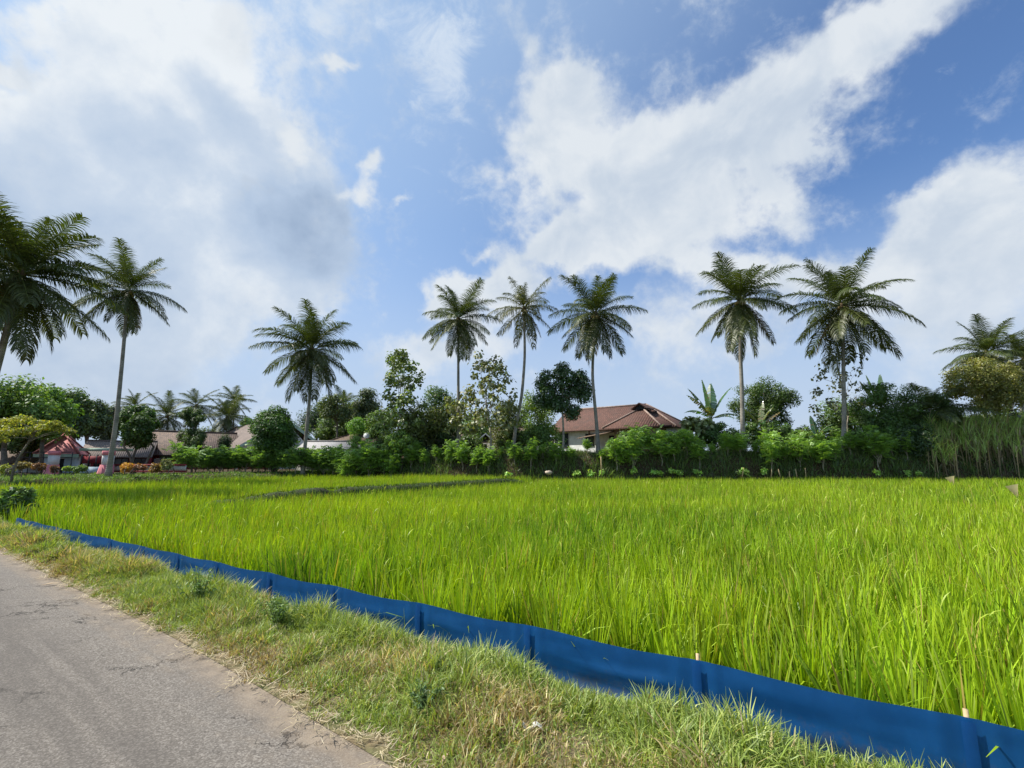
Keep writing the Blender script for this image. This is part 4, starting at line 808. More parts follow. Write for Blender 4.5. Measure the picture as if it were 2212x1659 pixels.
# ---- sugarcane
V_, F_, C_ = [], [], []
def cane():
    n = 1100; px = rng.uniform(1998, 2420, n); Y = rng.uniform(34.7, 40, n); x = (px - 1106) / 1000 * Y * CP; y = Y; z = T(x, y) ; base = np.stack([x, y, z], -1)
    x_l = 2000 + (Y - 34.7) * 0
    L = rng.uniform(1.7, 2.5, n) * (1 + .22 * sm((px - 2020) / 150)); a_ = rng.uniform(0, 6.28, n)
    Vs = []; V, F = blades(base, L, a_, np.abs(rng.normal(.04, .06, n)), np.abs(rng.normal(.08, .08, n)), 5, np.full(n, .045), prof=np.ones(6)); c = np.array([.42, .33, .18]) * rng.uniform(.35, 1.4, (n, 1)); out_ = [(V, F, np.repeat(c, 12, 0))]
    V2, F2 = blades(base, L, a_, np.abs(rng.normal(.04, .06, n)) * 0 + .04, np.full(n, .08), 5, np.full(n, .045), twist=np.full(n, 1.57), prof=np.ones(6)); out_.append((V2, F2, np.repeat(c * .9, 12, 0)))
    m_ = 9; top = base + np.stack([0 * L, 0 * L, L * .93], -1); tb = np.repeat(top, m_, 0); N_ = n * m_; tb[:, 2] -= rng.random(N_) * .9; tb[:, :2] += rng.normal(0, .04, (N_, 2))
    V, F = blades(tb, rng.uniform(.8, 1.5, N_), rng.uniform(0, 6.28, N_), np.abs(rng.normal(.15, .18, N_)), np.abs(rng.normal(1.0, .6, N_)), 5, np.full(N_, .05))
    c = np.array([.36, .49, .13]) * rng.uniform(.6, 1.5, (N_, 1)); c = np.where(rng.random((N_, 1)) < .12, np.array([.40, .36, .18]), c); out_.append((V, F, np.repeat(c, 12, 0)))
    m_ = 3; N_ = n * m_; tb = np.repeat(base + np.stack([0 * L, 0 * L, L * .8], -1), m_, 0); tb[:, 2] -= rng.random(N_) * .9 * 1.3   # dead hanging sheaths
    V, F = blades(tb, rng.uniform(.4, 1.0, N_), rng.uniform(0, 6.28, N_), rng.uniform(.5, 1.6, N_), rng.uniform(1.2, 2.4, N_), 4, np.full(N_, .045)); c = np.array([.55, .44, .27]) * rng.uniform(.3, 1.3, (N_, 1)); out_.append((V, F, np.repeat(c, 10, 0)))
    return out_
V, F, C = joinparts(cane())
tag(link('sugarcane', mesh_np('sugarcane', V, F, C, M_cover)), 'thick stand of sugarcane with dry hanging leaves at the right field edge', 'sugarcane', kind='stuff')

# ------------------------------------------------------------------ buildings
def tilemat(name, c1, c2, c3, row=.28, wd=.22, rough=.85, bs=.035):
    m, g = newmat(name); uv = g.n('ShaderNodeTexCoord').outputs['UV']; co = g.n('ShaderNodeTexCoord').outputs['Object']
    bk = g.n('ShaderNodeTexBrick', {'Vector': uv, 'Color1': c1 + (1,), 'Color2': c2 + (1,), 'Mortar': tuple(q * .35 for q in c1) + (1,), 'Scale': 1.0, 'Mortar Size': .018, 'Mortar Smooth': .6, 'Bias': 0.0, 'Brick Width': wd, 'Row Height': row})
    nz = g.noise(co, .9, 6, .65).outputs[0]; col = g.mix(g.math('MULTIPLY', g.smooth(nz, .45, .7), .65), bk.outputs[0], c3)
    n2 = g.noise(co, 9, 3, .6).outputs[0]; col = g.mix(g.smooth(n2, .35, .7, 0, .4), col, tuple(min(1, q * 1.7) for q in c2))
    sx = g.n('ShaderNodeSeparateXYZ', {0: uv}); wvx = g.math('SINE', g.math('MULTIPLY', sx.outputs[0], 2 * math.pi / wd)); row_ = g.math('FRACT', g.math('DIVIDE', sx.outputs[1], row))
    hgt = g.math('ADD', g.math('MULTIPLY', wvx, .5), g.math('MULTIPLY', row_, -1.2))
    bmp = g.n('ShaderNodeBump', {'Height': hgt, 'Strength': .8, 'Distance': bs}).outputs[0]
    out(g, g.n('ShaderNodeBsdfPrincipled', {'Base Color': col, 'Roughness': rough, 'Specular IOR Level': .2, 'Normal': bmp}).outputs[0]); return m
T_red = tilemat('red_clay_tiles', (.155, .080, .060), (.105, .060, .047), (.075, .055, .044))
T_mot = tilemat('mottled_tiles', (.24, .17, .125), (.13, .10, .085), (.07, .06, .05))
T_brn = tilemat('brown_mossy_tiles', (.17, .12, .085), (.13, .095, .07), (.075, .075, .04))
T_pnk = tilemat('pink_red_tiles', (.56, .20, .19), (.48, .17, .16), (.40, .14, .13), row=.3, wd=.3, rough=.7, bs=.006)
T_cor = tilemat('fibre_cement_sheet', (.23, .18, .15), (.20, .16, .135), (.12, .10, .085), row=1.8, wd=.18)
T_gry = tilemat('grey_corrugated_sheet', (.40, .38, .36), (.36, .345, .33), (.26, .24, .22), row=2.2, wd=.15)
W_white = pbr('white_plaster', (.72, .73, .72), .85, base2=(.55, .55, .52), vscale=1.2, bumpscale=30, strength=.1)
W_cream = pbr('cream_plaster', (.62, .61, .56), .85, base2=(.42, .40, .34), vscale=1.2, strength=.1)
W_blue = pbr('blue_grey_plaster', (.46, .56, .62), .85, base2=(.40, .50, .56), vscale=1.5, strength=.1)
W_red = pbr('dark_red_paint', (.26, .028, .035), .7, base2=(.17, .02, .025), vscale=2, strength=.1)
W_pink = pbr('pink_red_paint', (.70, .25, .27), .8, base2=(.62, .20, .22), vscale=3, strength=.1)
W_green = pbr('pale_green_paint', (.42, .55, .44), .7, base2=(.33, .45, .35), vscale=3, strength=.1)
W_wood = pbr('weathered_wood', (.22, .15, .10), .85, base2=(.14, .10, .07), vscale=5)
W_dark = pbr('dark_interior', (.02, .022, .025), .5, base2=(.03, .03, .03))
W_frame = pbr('black_iron', (.03, .03, .035), .5)
m, g = newmat('window_glass'); out(g, g.n('ShaderNodeBsdfPrincipled', {'Base Color': (.03, .04, .045, 1), 'Roughness': .12, 'Specular IOR Level': .6}).outputs[0]); M_glass = m
m, g = newmat('brick_wall'); uv = g.n('ShaderNodeTexCoord').outputs['Object']; sxz = g.n('ShaderNodeSeparateXYZ', {0: uv})
bk = g.n('ShaderNodeTexBrick', {'Vector': g.n('ShaderNodeCombineXYZ', {0: g.math('ADD', sxz.outputs[0], sxz.outputs[1]), 1: sxz.outputs[2]}).outputs[0], 'Color1': (.27, .12, .07, 1), 'Color2': (.19, .085, .055, 1), 'Mortar': (.22, .18, .14, 1), 'Scale': 1.0, 'Mortar Size': .012, 'Brick Width': .22, 'Row Height': .075})
out(g, g.n('ShaderNodeBsdfPrincipled', {'Base Color': g.mix(g.smooth(g.noise(uv, 1.4, 5).outputs[0], .4, .7, 0, .5), bk.outputs[0], (.12, .075, .05)), 'Roughness': .9}).outputs[0]); W_brick = m

def house(name, label, A, B, depth, ze, zr, inL, inR, over, wall, roof, parent=None, cat='building', fascia=None, rth=.12, z0=None, wallinset=0, ridge=None, gableover=.35, gablemat=None):
    """A, B: front eave corners of the walls (left, right); ridge parallel to AB; inL/inR hip insets (0 = gable)"""
    A = np.array(A[:2], float); B = np.array(B[:2], float); L = np.linalg.norm(B - A); u = (B - A) / L; n = np.array([-u[1], u[0]])
    if n[1] < 0: n = -n
    z0 = min(float(T(A[0], A[1])), float(T(B[0], B[1]))) - .4 if z0 is None else z0
    t = parent or thing(name, (A[0], A[1], z0), label, cat); o3 = np.array([A[0], A[1], z0])
    def W3(s, d, z): q = A + u * s + n * d; return np.array([q[0], q[1], z]) - o3
    b = MB(); hd = depth / 2
    V = [W3(0, 0, z0), W3(L, 0, z0), W3(L, depth, z0), W3(0, depth, z0), W3(0, 0, ze - .02), W3(L, 0, ze - .02), W3(L, depth, ze - .02), W3(0, depth, ze - .02)]
    b.add(V, np.array([(0, 1, 5, 4), (1, 2, 6, 5), (2, 3, 7, 6), (3, 0, 4, 7)]))
    b.build('wall', wall, t)
    sl = (zr - ze) / hd
    if inL == 0 or inR == 0:
        gm = MB()
        if inL == 0: gm.add([W3(.02, .05, ze - .02), W3(.02, hd, zr - .1), W3(.02, depth - .05, ze - .02)], np.array([(0, 1, 2)]))
        if inR == 0: gm.add([W3(L - .02, .05, ze - .02), W3(L - .02, hd, zr - .1), W3(L - .02, depth - .05, ze - .02)], np.array([(0, 2, 1)]))
        gm.build('gable', gablemat or wall, t)
    zo = ze - sl * over; e = gableover
    xl0 = -over if inL else -e; xr0 = L + over if inR else L + e; rl = inL if inL else -e; rr = L - inR if inR else L + e
    c = [W3(xl0, -over, zo), W3(xr0, -over, zo), W3(xr0, depth + over, zo), W3(xl0, depth + over, zo), W3(rl, hd, zr), W3(rr, hd, zr)]
    lo = [q - np.array([0, 0, rth]) for q in c]; V = c + lo; S = math.hypot(hd + over, zr - zo)
    F4 = [(0, 1, 5, 4), (2, 3, 4, 5), (6, 10, 11, 7), (8, 11, 10, 9), (0, 6, 7, 1), (2, 8, 9, 3)]; uv = [[(xl0, 0), (xr0, 0), (rr, S), (rl, S)], [(xr0, 0), (xl0, 0), (rl, S), (rr, S)]] + [[(0, 0)] * 4] * 4
    F3 = []; uv3 = []
    if inR: F3 += [(1, 2, 5), (7, 11, 8)]; uv3 += [[(0, 0), (depth, 0), (depth / 2, S)], [(0, 0)] * 3]; F4 += [(1, 7, 8, 2)]; uv += [[(0, 0)] * 4]
    else: F4 += [(1, 7, 11, 5), (5, 11, 8, 2)]; uv += [[(0, 0)] * 4] * 2
    if inL: F3 += [(3, 0, 4), (6, 9, 10)]; uv3 += [[(0, 0), (depth, 0), (depth / 2, S)], [(0, 0)] * 3]; F4 += [(3, 9, 6, 0)]; uv += [[(0, 0)] * 4]
    else: F4 += [(0, 4, 10, 6), (4, 3, 9, 10)]; uv += [[(0, 0)] * 4] * 2
    fs_ = [np.array(F4)] + ([np.array(F3)] if F3 else []); uu = [q for f in uv for q in f] + [q for f in uv3 for q in f]
    rf = link('roof', mesh_np('roof', V, fs_, None, roof, False, np.array(uu)), t)
    rb = MB(); up_ = np.array([0, 0, .05]); rb.tube([c[4] + up_, (c[4] + c[5]) / 2 + up_ * .4, c[5] + up_], .11, 6)
    if inR: rb.tube([c[5] + up_, c[1] + up_], .09, 6); rb.tube([c[5] + up_, c[2] + up_], .09, 6)
    if inL: rb.tube([c[4] + up_, c[0] + up_], .09, 6); rb.tube([c[4] + up_, c[3] + up_], .09, 6)
    rg = rb.build('ridge_tiles', ridge or roof, rf)
    if fascia:
        fb = MB(); q0 = W3(xl0, -over - .03, 0); q1 = W3(xr0, -over - .03, 0)
        for (p0, p1) in ((q0, q1),): fb.add([(p0[0], p0[1], zo - z0 - .28), (p1[0], p1[1], zo - z0 - .28), (p1[0], p1[1], zo - z0 + .02), (p0[0], p0[1], zo - z0 + .02)], np.array([(0, 1, 2, 3)]))
        if not inR:
            for a_, b_ in ((c[1], c[5]), (c[5], c[2])):
                d_ = np.array([u[0], u[1], 0]) * .03; dn_ = np.array([0, 0, .26]); fb.add([a_ + d_ - dn_, b_ + d_ - dn_, b_ + d_ + up_ * .4, a_ + d_ + up_ * .4], np.array([(0, 1, 2, 3)]))
        if not inL:
            for a_, b_ in ((c[0], c[4]), (c[4], c[3])):
                d_ = -np.array([u[0], u[1], 0]) * .03; dn_ = np.array([0, 0, .26]); fb.add([a_ + d_ - dn_, b_ + d_ - dn_, b_ + d_ + up_ * .4, a_ + d_ + up_ * .4], np.array([(0, 1, 2, 3)]))
        fb.build('fascia', fascia, t)
    return t, W3, (A, u, n, L, z0)
def window(t, W3, s, z, w_, h_, nm='window', frame=W_frame, d=-.03, mull=2, glass=None):
    """framed window in the front wall: frame bars with a dark pane as its sub-part"""
    b = MB(); fw = .06
    def bar(s0, s1, z0_, z1_, d0=d - .04, d1=d + .02):
        V = [W3(s0, d0, z0_), W3(s1, d0, z0_), W3(s1, d1, z0_), W3(s0, d1, z0_), W3(s0, d0, z1_), W3(s1, d0, z1_), W3(s1, d1, z1_), W3(s0, d1, z1_)]
        b.add(V, np.array([(3, 2, 1, 0), (4, 5, 6, 7), (0, 1, 5, 4), (1, 2, 6, 5), (2, 3, 7, 6), (3, 0, 4, 7)]))
    bar(s, s + w_, z, z + fw); bar(s, s + w_, z + h_ - fw, z + h_); bar(s, s + fw, z + fw, z + h_ - fw); bar(s + w_ - fw, s + w_, z + fw, z + h_ - fw)
    for k in range(1, mull): bar(s + w_ * k / mull - .025, s + w_ * k / mull + .025, z + fw, z + h_ - fw)
    f = b.build(nm, frame, t); p_ = MB(); p_.add([W3(s + fw, d, z + fw), W3(s + w_ - fw, d, z + fw), W3(s + w_ - fw, d, z + h_ - fw), W3(s + fw, d, z + h_ - fw)], np.array([(0, 1, 2, 3)])); p_.build('pane', glass or M_glass, f)
# big tiled house on the right
A = P(1196, 928, 50); B = P(1452, 912, 42.6); R_ridge = pbr('weathered_ridge', (.38, .29, .24), .9, base2=(.25, .17, .13), vscale=4)
t, W3, (A2, u2, n2h, Lh, z0h) = house('tiled_house', 'long white house with a red clay tile roof and a projecting brick wing', A, B, 7.0, 4.95, 7.25, 0, 3.6, .5, W_white, T_red, ridge=R_ridge, gableover=.3)
window(t, W3, Lh * .30, 3.0, .9, 1.25, mull=2); window(t, W3, Lh * .06, 2.9, 1.0, 1.5, mull=2); 
b = MB(); 
for z_ in (0,): b.box((0, 0, 0), (1, 1, 1), M=lambda V: np.array([W3(Lh * .33 + q[0] * .12, -.06 - q[1] * .06, 4.2 + q[2] * .7) for q in V]))
b.build('timber_post', W_wood, t)
# brick wing with its own hipped roof and gablet
def wing():
    s0, s1, dp = Lh * .60, Lh * .985, 2.6; o3 = np.array([A2[0], A2[1], z0h]); b = MB()
    V = [W3(s0 + .45, -dp, z0h), W3(s1 - .4, -dp, z0h), W3(s1 - .4, -.01, z0h), W3(s0 + .45, -.01, z0h)]; V += [q + np.array([0, 0, 4.75 - z0h]) for q in V]
    b.add(V, np.array([(0, 1, 5, 4), (1, 2, 6, 5), (3, 0, 4, 7)])); b.build('brick_wing', W_brick, t)
    ze_, zt = 4.55, 6.55; sc_ = (s0 + s1) / 2 - .25; c = [W3(s0 - .5, -dp - .5, ze_ - .05), W3(s1 + .1, -dp - .5, ze_), W3(s1 + .3, .5, ze_ + .3), W3(s0 - 1.0, .2, ze_ + .35), W3(sc_, .2, zt), W3(sc_, 2.4, zt)]
    c[5] = W3(sc_, 2.6, zt); V = c + [q - np.array([0, 0, .12]) for q in c]
    F4 = [(1, 2, 5, 4), (3, 0, 4, 5), (0, 6, 7, 1), (1, 7, 8, 2), (3, 9, 6, 0)]; F3 = [(0, 1, 4)]; S = 3.6
    uv = [(0, 0), (3.2, 0), (3.4, S), (1, S), (3.2, 0), (0, 0), (1, S), (3.4, S)] + [(0, 0)] * 12 + [(0, 0), (s1 - s0, 0), ((s1 - s0) / 2, S)]
    rf = link('wing_roof', mesh_np('wing_roof', V, [np.array(F4), np.array(F3)], None, T_red, False, np.array(uv)), t)
    rb = MB(); up_ = np.array([0, 0, .06])
    for a_, b_ in ((0, 4), (1, 4), (4, 5), (5, 3)): rb.tube([c[a_] + up_, c[b_] + up_], .09, 6)
    rb.build('ridge_tiles', R_ridge, rf)
    g_ = MB(); w_ = .8; h_ = .55; zb = zt - .18; d0 = -.55; d1 = 2.0
    tri = [W3(sc_ - w_, d0, zb), W3(sc_ + w_, d0, zb), W3(sc_, d0, zb + h_), W3(sc_ - w_, d1, zb), W3(sc_ + w_, d1, zb), W3(sc_, d1, zb + h_)]
    g_.add(tri, [np.array([(0, 2, 5, 3), (1, 4, 5, 2)])]); tr2 = [q + np.array([0, 0, .1]) for q in tri]; g_.add(tr2, [np.array([(0, 3, 5, 2), (1, 2, 5, 4)])]); g_.add([tri[0], tr2[0], tr2[2], tri[2], tri[1], tr2[1]], [np.array([(0, 1, 2, 3), (3, 2, 5, 4)])]); g_.build('gablet_roof', T_red, t)
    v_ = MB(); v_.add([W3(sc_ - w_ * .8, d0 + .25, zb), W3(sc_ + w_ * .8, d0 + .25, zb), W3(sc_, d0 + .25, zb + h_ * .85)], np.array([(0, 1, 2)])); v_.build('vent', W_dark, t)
    # lean-to over the side door
    l = MB(); q = [W3(s0 - 3.6, -2.2, 3.75), W3(s0 + .4, -2.3, 4.25), W3(s0 + .4, -.05, 4.6), W3(s0 - 3.3, -.05, 4.1)]; q2 = [p_ - np.array([0, 0, .08]) for p_ in q]
    l.add(q + q2, np.array([(0, 1, 2, 3), (7, 6, 5, 4), (0, 4, 5, 1), (3, 7, 4, 0), (1, 5, 6, 2)])); l.build('lean_to_roof', W_wood, t)
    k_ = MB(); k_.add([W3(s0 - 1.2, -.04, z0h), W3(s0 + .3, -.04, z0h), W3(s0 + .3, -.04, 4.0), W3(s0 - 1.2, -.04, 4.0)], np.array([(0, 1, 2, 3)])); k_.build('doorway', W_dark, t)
    for s_ in (s0 + 1.6, s0 + 3.0):
        k_ = MB(); k_.add([W3(s_, -dp - .012, 4.15), W3(s_ + .16, -dp - .012, 4.15), W3(s_ + .16, -dp - .012, 4.28), W3(s_, -dp - .012, 4.28)], np.array([(0, 1, 2, 3)])); k_.build('vent_hole', W_dark, t)
wing()
# small white house behind the two palms, with gablets
A = P(1000, 950, 56); B = P(1180, 945, 54)
t, W3, hh_ = house('white_cottage', 'low white house with brown roof half hidden behind the two middle palms', A, B, 6, 4.0, 5.6, 1.6, 1.6, .6, W_white, T_brn)
window(t, W3, 2.0, 2.4, 1.0, 1.1); window(t, W3, 4.2, 2.4, 1.0, 1.1); window(t, W3, 6.6, 2.4, 1.0, 1.1)
for s_ in (3.0, 7.2):
    g_ = MB(); zb = 4.15
    tri = [W3(s_ - 1, -.75, zb - .35), W3(s_ + 1, -.75, zb - .35), W3(s_, -.75, zb + .45), W3(s_ - 1, 1.4, zb - .35), W3(s_ + 1, 1.4, zb - .35), W3(s_, 1.6, zb + .45)]; g_.add(tri, [np.array([(0, 2, 5, 3), (1, 4, 5, 2)])]); g_.build('gablet_roof', T_brn, t)
    f_ = MB(); a0, a1, a2_ = [np.array(tri[i]) for i in (0, 1, 2)]; dz_ = np.array([0, 0, .16]); e_ = W3(s_, -.78, 0) - W3(s_, -.75, 0)
    f_.add([a0 + e_, a0 + e_ + dz_, a2_ + e_ + dz_, a2_ + e_, a1 + e_, a1 + e_ + dz_], [np.array([(0, 1, 2, 3), (3, 2, 5, 4)])]); f_.build('gablet_trim', W_white, t)
A = P(935, 945, 52); B = P(1010, 944, 52)
t, W3, _ = house('dark_shed', 'small house with pale eave board left of the white house', A, B, 5, 3.9, 4.9, 1.2, 1.2, .5, W_cream, T_brn, fascia=W_white)
window(t, W3, 1.0, 2.3, .9, 1.0)
A = P(868, 955, 50); B = P(925, 955, 50)
t, W3, _ = house('lean_shed', 'dark low shed with a pale green door behind the pointed tree', A, B, 4, 3.2, 3.9, 0, 0, .4, W_wood, T_brn)
k_ = MB(); k_.add([W3(.3, -.03, 1.2), W3(1.5, -.03, 1.2), W3(1.5, -.03, 3.0), W3(.3, -.03, 3.0)], np.array([(0, 1, 2, 3)])); k_.build('door', W_green, t)
# hipped roof house, with a white eave
A = P(705, 957, 57); B = P(815, 958, 54)
t, W3, _ = house('hipped_house', 'house with brown mossy hipped tile roof and white eave board', A, B, 7, 3.75, 5.55, 3.3, 3.3, .8, W_cream, T_brn, fascia=W_white)
window(t, W3, 3, 1.9, 1.2, 1.1)
A = P(805, 950, 66); B = P(850, 950, 66); house('small_roofed_house', 'small dark roof just right of the hipped tile roof', A, B, 5, 4.2, 5.9, 1.6, 1.6, .5, W_cream, T_brn)
A = P(690, 950, 70); B = P(720, 950, 70); house('small_roofed_house', 'little dark tiled roof between the hall gable and the hipped roof', A, B, 4, 4.3, 5.5, 0, 0, .4, W_cream, T_brn)
# grey shed with long sheet roof
A = P(640, 985, 50); B = P(740, 985, 50); z_e = 1.55 + (995 - 977) * .0495; z_t = 1.55 + (995 - 955) * .053
t, W3, hh_ = house('grey_shed', 'long low shed with a pale grey corrugated sheet roof', A, B, 5.2, z_e + .1, z_t, 0, 0, .7, W_cream, T_gry)
l = MB(); Ls = hh_[3]; q = [W3(-.3, -2.2, z_e - .55), W3(Ls + .6, -2.2, z_e - .55), W3(Ls + .6, -.5, z_e - .12), W3(-.3, -.5, z_e - .12)]; q2 = [p_ - np.array([0, 0, .05]) for p_ in q]
l.add(q + q2, np.array([(0, 1, 2, 3), (7, 6, 5, 4), (0, 4, 5, 1), (3, 7, 4, 0), (1, 5, 6, 2)])); l.build('porch_roof', T_gry, t)
# hall with green-edged gable towards the field
Gp = P(620, 905, 60); Eg = P(687, 955, 61); El = P(501, 971, 59); ridge_b = P(507, 931, 74)
Af = np.array(El[:2]); 
def hall():
    o3 = np.array([El[0], El[1], float(T(El[0], El[1])) - .4]); t = thing('school_hall', o3, 'school hall with brown sheet roof and pale green edged gable behind the egg-shaped tree', 'building')
    back = (ridge_b - Gp); back[2] = 0; ap = Gp - o3; e0 = El - o3; e1 = Eg - o3; bk_ = back
    bot0 = e0.copy(); bot1 = e1.copy(); bot0[2] = bot1[2] = 0; ins = unit(e1 - e0) * .7; fr = unit(bk_) * .5
    w_ = MB(); a_ = e0 + ins + fr; c_ = e1 - ins + fr; a_[2] = c_[2] = min(e0[2], e1[2]) + .2
    w_.add([bot0 + ins + fr, bot1 - ins + fr, c_, ap + fr - np.array([0, 0, .25]), a_], [np.array([(0, 1, 2, 4)]), np.array([(4, 2, 3)])]); w_.build('gable_wall', W_white, t)
    w_ = MB(); w_.add([bot0 + ins + fr, a_, a_ + bk_, bot0 + ins + fr + bk_], np.array([(0, 1, 2, 3)])); w_.add([bot1 - ins + fr, c_, c_ + bk_, bot1 - ins + fr + bk_], np.array([(0, 1, 2, 3)])); w_.build('side_wall', W_red, t)
    V = [e0, ap, e1, e0 + bk_, ap + bk_, e1 + bk_]; V += [q - np.array([0, 0, .12]) for q in V]; S = 9
    link('roof', mesh_np('roof', V, np.array([(0, 1, 4, 3), (1, 2, 5, 4), (6, 9, 10, 7), (7, 10, 11, 8), (0, 3, 9, 6), (2, 8, 11, 5)]), None, T_cor, False, np.array([(0, 0), (0, S), (14, S), (14, 0), (0, S), (0, 0), (14, 0), (14, S)] + [(0, 0)] * 16)), t)
    f_ = MB(); dz_ = np.array([0, 0, .38]); q = -unit(bk_) * .06; up_ = np.array([0, 0, .04]); f_.add([e0 + q + up_, ap + q + up_, e1 + q + up_, e0 + q - dz_, ap + q - dz_, e1 + q - dz_], np.array([(0, 1, 4, 3), (1, 2, 5, 4)])); f_.build('barge_board', W_green, t)
    k_ = MB(); mid_ = (bot0 + bot1) / 2 + fr - unit(bk_) * .02; uu_ = unit(bot1 - bot0); k_.add([bot0 + uu_ * 1 + fr - unit(bk_) * .03, mid_ - uu_ * .5, mid_ - uu_ * .5 + np.array([0, 0, 2.3]), bot0 + uu_ * 1 + fr - unit(bk_) * .03 + np.array([0, 0, 2.3])], np.array([(0, 1, 2, 3)])); k_.build('doorway', W_red, t)
hall()
# long tiled school wing
A = P(322, 980, 56); B = P(515, 972, 62)
t, W3, hh_ = house('school_wing', 'long school building with mottled tile roof between the round tree and the hall', A, B, 8, 2.75, 5.3, 0, 0, .8, W_red, T_mot)
for k in range(5): window(t, W3, 1 + k * 2.3, 1.0, 1.3, 1.2)
A = P(178, 986, 50); B = P(322, 984, 53)
t, W3, hh_ = house('yard_building', 'low dark red building with brown tiled roof behind the slender palm trunk', A, B, 6, 2.25, 3.75, 0, 0, .6, W_red, T_cor)
for k in range(4): window(t, W3, 1 + k * 1.7, .9, 1.2, .9)
A = P(-60, 1000, 42); B = P(66, 1000, 42); house('brown_roof_building', 'building with dark brown roof at the left edge under the tall tree', A, B, 6, 1.55, 3.0, 0, 0, .4, W_cream, T_brn)
# guardhouse
Yg = 41; A = P(90, 1019, Yg); B = P(152, 1019, Yg + .9); ze = 1.55 + (995 - 964) * Yg / 1000; zr = 1.55 + (995 - 935) * Yg / 1000 + .05
t, W3, hh_ = house('guardhouse', 'small blue-grey guardhouse with a pink-red hipped tile roof', A, B, 1.9, ze, zr, 1.1, 1.1, .55, W_blue, T_pnk, fascia=W_green)
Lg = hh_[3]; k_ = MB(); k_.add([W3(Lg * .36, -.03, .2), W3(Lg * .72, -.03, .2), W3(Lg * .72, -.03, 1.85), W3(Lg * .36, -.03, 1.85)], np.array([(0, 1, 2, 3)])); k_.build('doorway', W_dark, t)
window(t, W3, Lg * .36, 1.0, Lg * .36, .75, mull=3); k_ = MB(); k_.add([W3(Lg * .36, -.09, 1.72), W3(Lg * .74, -.09, 1.72), W3(Lg * .74, -.09, 1.88), W3(Lg * .36, -.09, 1.88)], np.array([(0, 1, 2, 3)])); k_.build('white_band', W_white, t)
# two painted gate pillars
def pillar(label, px0, px1, Y):
    x0, x1 = P(px0, 1000, Y)[0], P(px1, 1000, Y)[0]; bz = float(T((x0 + x1) / 2, Y)) - .2; t = thing('gate_pillar', ((x0 + x1) / 2, Y, bz), label, 'pillar', 'painted pillars of the yard fence', R(44)); w_ = (x1 - x0) / 2 * .95
    z = lambda py: P(px0, py, Y)[2] - bz
    b = MB(); b.add([(-w_ * 1.7, -w_ * 1.2, 0), (w_ * 1.3, -w_ * 1.2, 0), (w_ * 1.3, w_ * 1.2, 0), (-w_ * 1.7, w_ * 1.2, 0), (-w_ * 1.15, -w_, z(1004)), (w_ * 1.1, -w_, z(1004)), (w_ * 1.1, w_, z(1004)), (-w_ * 1.15, w_, z(1004))], np.array([(0, 1, 5, 4), (1, 2, 6, 5), (2, 3, 7, 6), (3, 0, 4, 7), (4, 5, 6, 7)])); b.build('base', W_pink, t)
    b = MB(); b.box((-w_, -w_ * .9, z(1004) + .003), (w_, w_ * .9, z(983))); b.build('shaft', W_white, t)
    b = MB(); b.box((-w_ * 1.08, -w_, z(983) + .003), (w_ * 1.08, w_, z(974))); b.build('cap', W_pink, t)
pillar('pink and white painted pillar in front of the guardhouse', 105, 125, 35.5); pillar('pink and white painted pillar touching the slender palm trunk', 222, 243, 35.5)
# canopy beam and red wall between guardhouse and second pillar
def slab(name, label, cat, px0, px1, py0, py1, Y, dp, mat_, extra=()):
    a_ = P(px0, py1, Y); b_ = P(px1, py0, Y); t = thing(name, (a_[0], Y, a_[2]), label, cat); b = MB(); b.box((0, 0, 0), (b_[0] - a_[0], dp, P(px0, py0, Y)[2] - a_[2])); b.build(extra[0] if extra else 'panel', mat_, t); return t, a_
slab('gate_canopy', 'flat pale green canopy beam from the guardhouse roof to the pillar', 'canopy', 170, 243, 968, 974, 39, 2.2, W_green, ('beam',))
t, a_ = slab('yard_wall', 'dark red and blue-grey low wall between guardhouse and pillar', 'wall', 175, 224, 985, 1001, 38.5, .12, W_red, ('red_panel',))
x1_ = P(224, 1000, 38.5)[0] - a_[0]; b = MB(); b.box((0, -.02, -1.0), (x1_, .14, -.28)); b.build('plinth', W_blue, t)
for f_ in (0, .33, .66, 1): b = MB(); b.box((x1_ * f_ - .05, -.03, -.29), (x1_ * f_ + .05, .08, .72)); b.build('post', W_frame, t)
# iron railing left of the guardhouse
t = thing('iron_railing', P(30, 1019, 36), 'thin black iron frame railing left of the first pink pillar', 'railing'); o3 = P(30, 1019, 36)
for x_ in (60, 90, 104, 122, 152): b = MB(); q = P(x_, 1012, 36) - o3; b.tube([(q[0], 0, q[2] - .4), (q[0], 0, P(x_, 977, 36)[2] - o3[2])], .03, 5); b.build('post', W_frame, t)
b = MB(); 
for y_ in (977, 988): b.tube([P(38, y_, 36) - o3, P(154, y_, 36) - o3], .025, 5)
b.build('rail', W_frame, t)
# white baluster fence with dark red rails
Yf = 36; t = thing('baluster_fence', P(246, 1018, Yf), 'low fence of white balusters with dark red rails right of the slender palm', 'fence'); o3 = P(246, 1018, Yf)
for y0, y1 in ((1003, 1006), (1017, 1020)): b = MB(); a_ = P(244, y1, Yf) - o3; c_ = P(402, y0, Yf) - o3; b.box((a_[0], -.08, a_[2]), (c_[0], .08, a_[2] + .12)); b.build('rail', W_red, t)
for i in range(52):
    x_ = 247 + i * 3; b = MB(); q = P(x_, 1018, Yf) - o3; tp = P(x_, 1005.5, Yf) - o3; b.box((q[0] - .032, -.03, q[2]), (q[0] + .032, .03, tp[2])); b.build('baluster', W_cream, t)
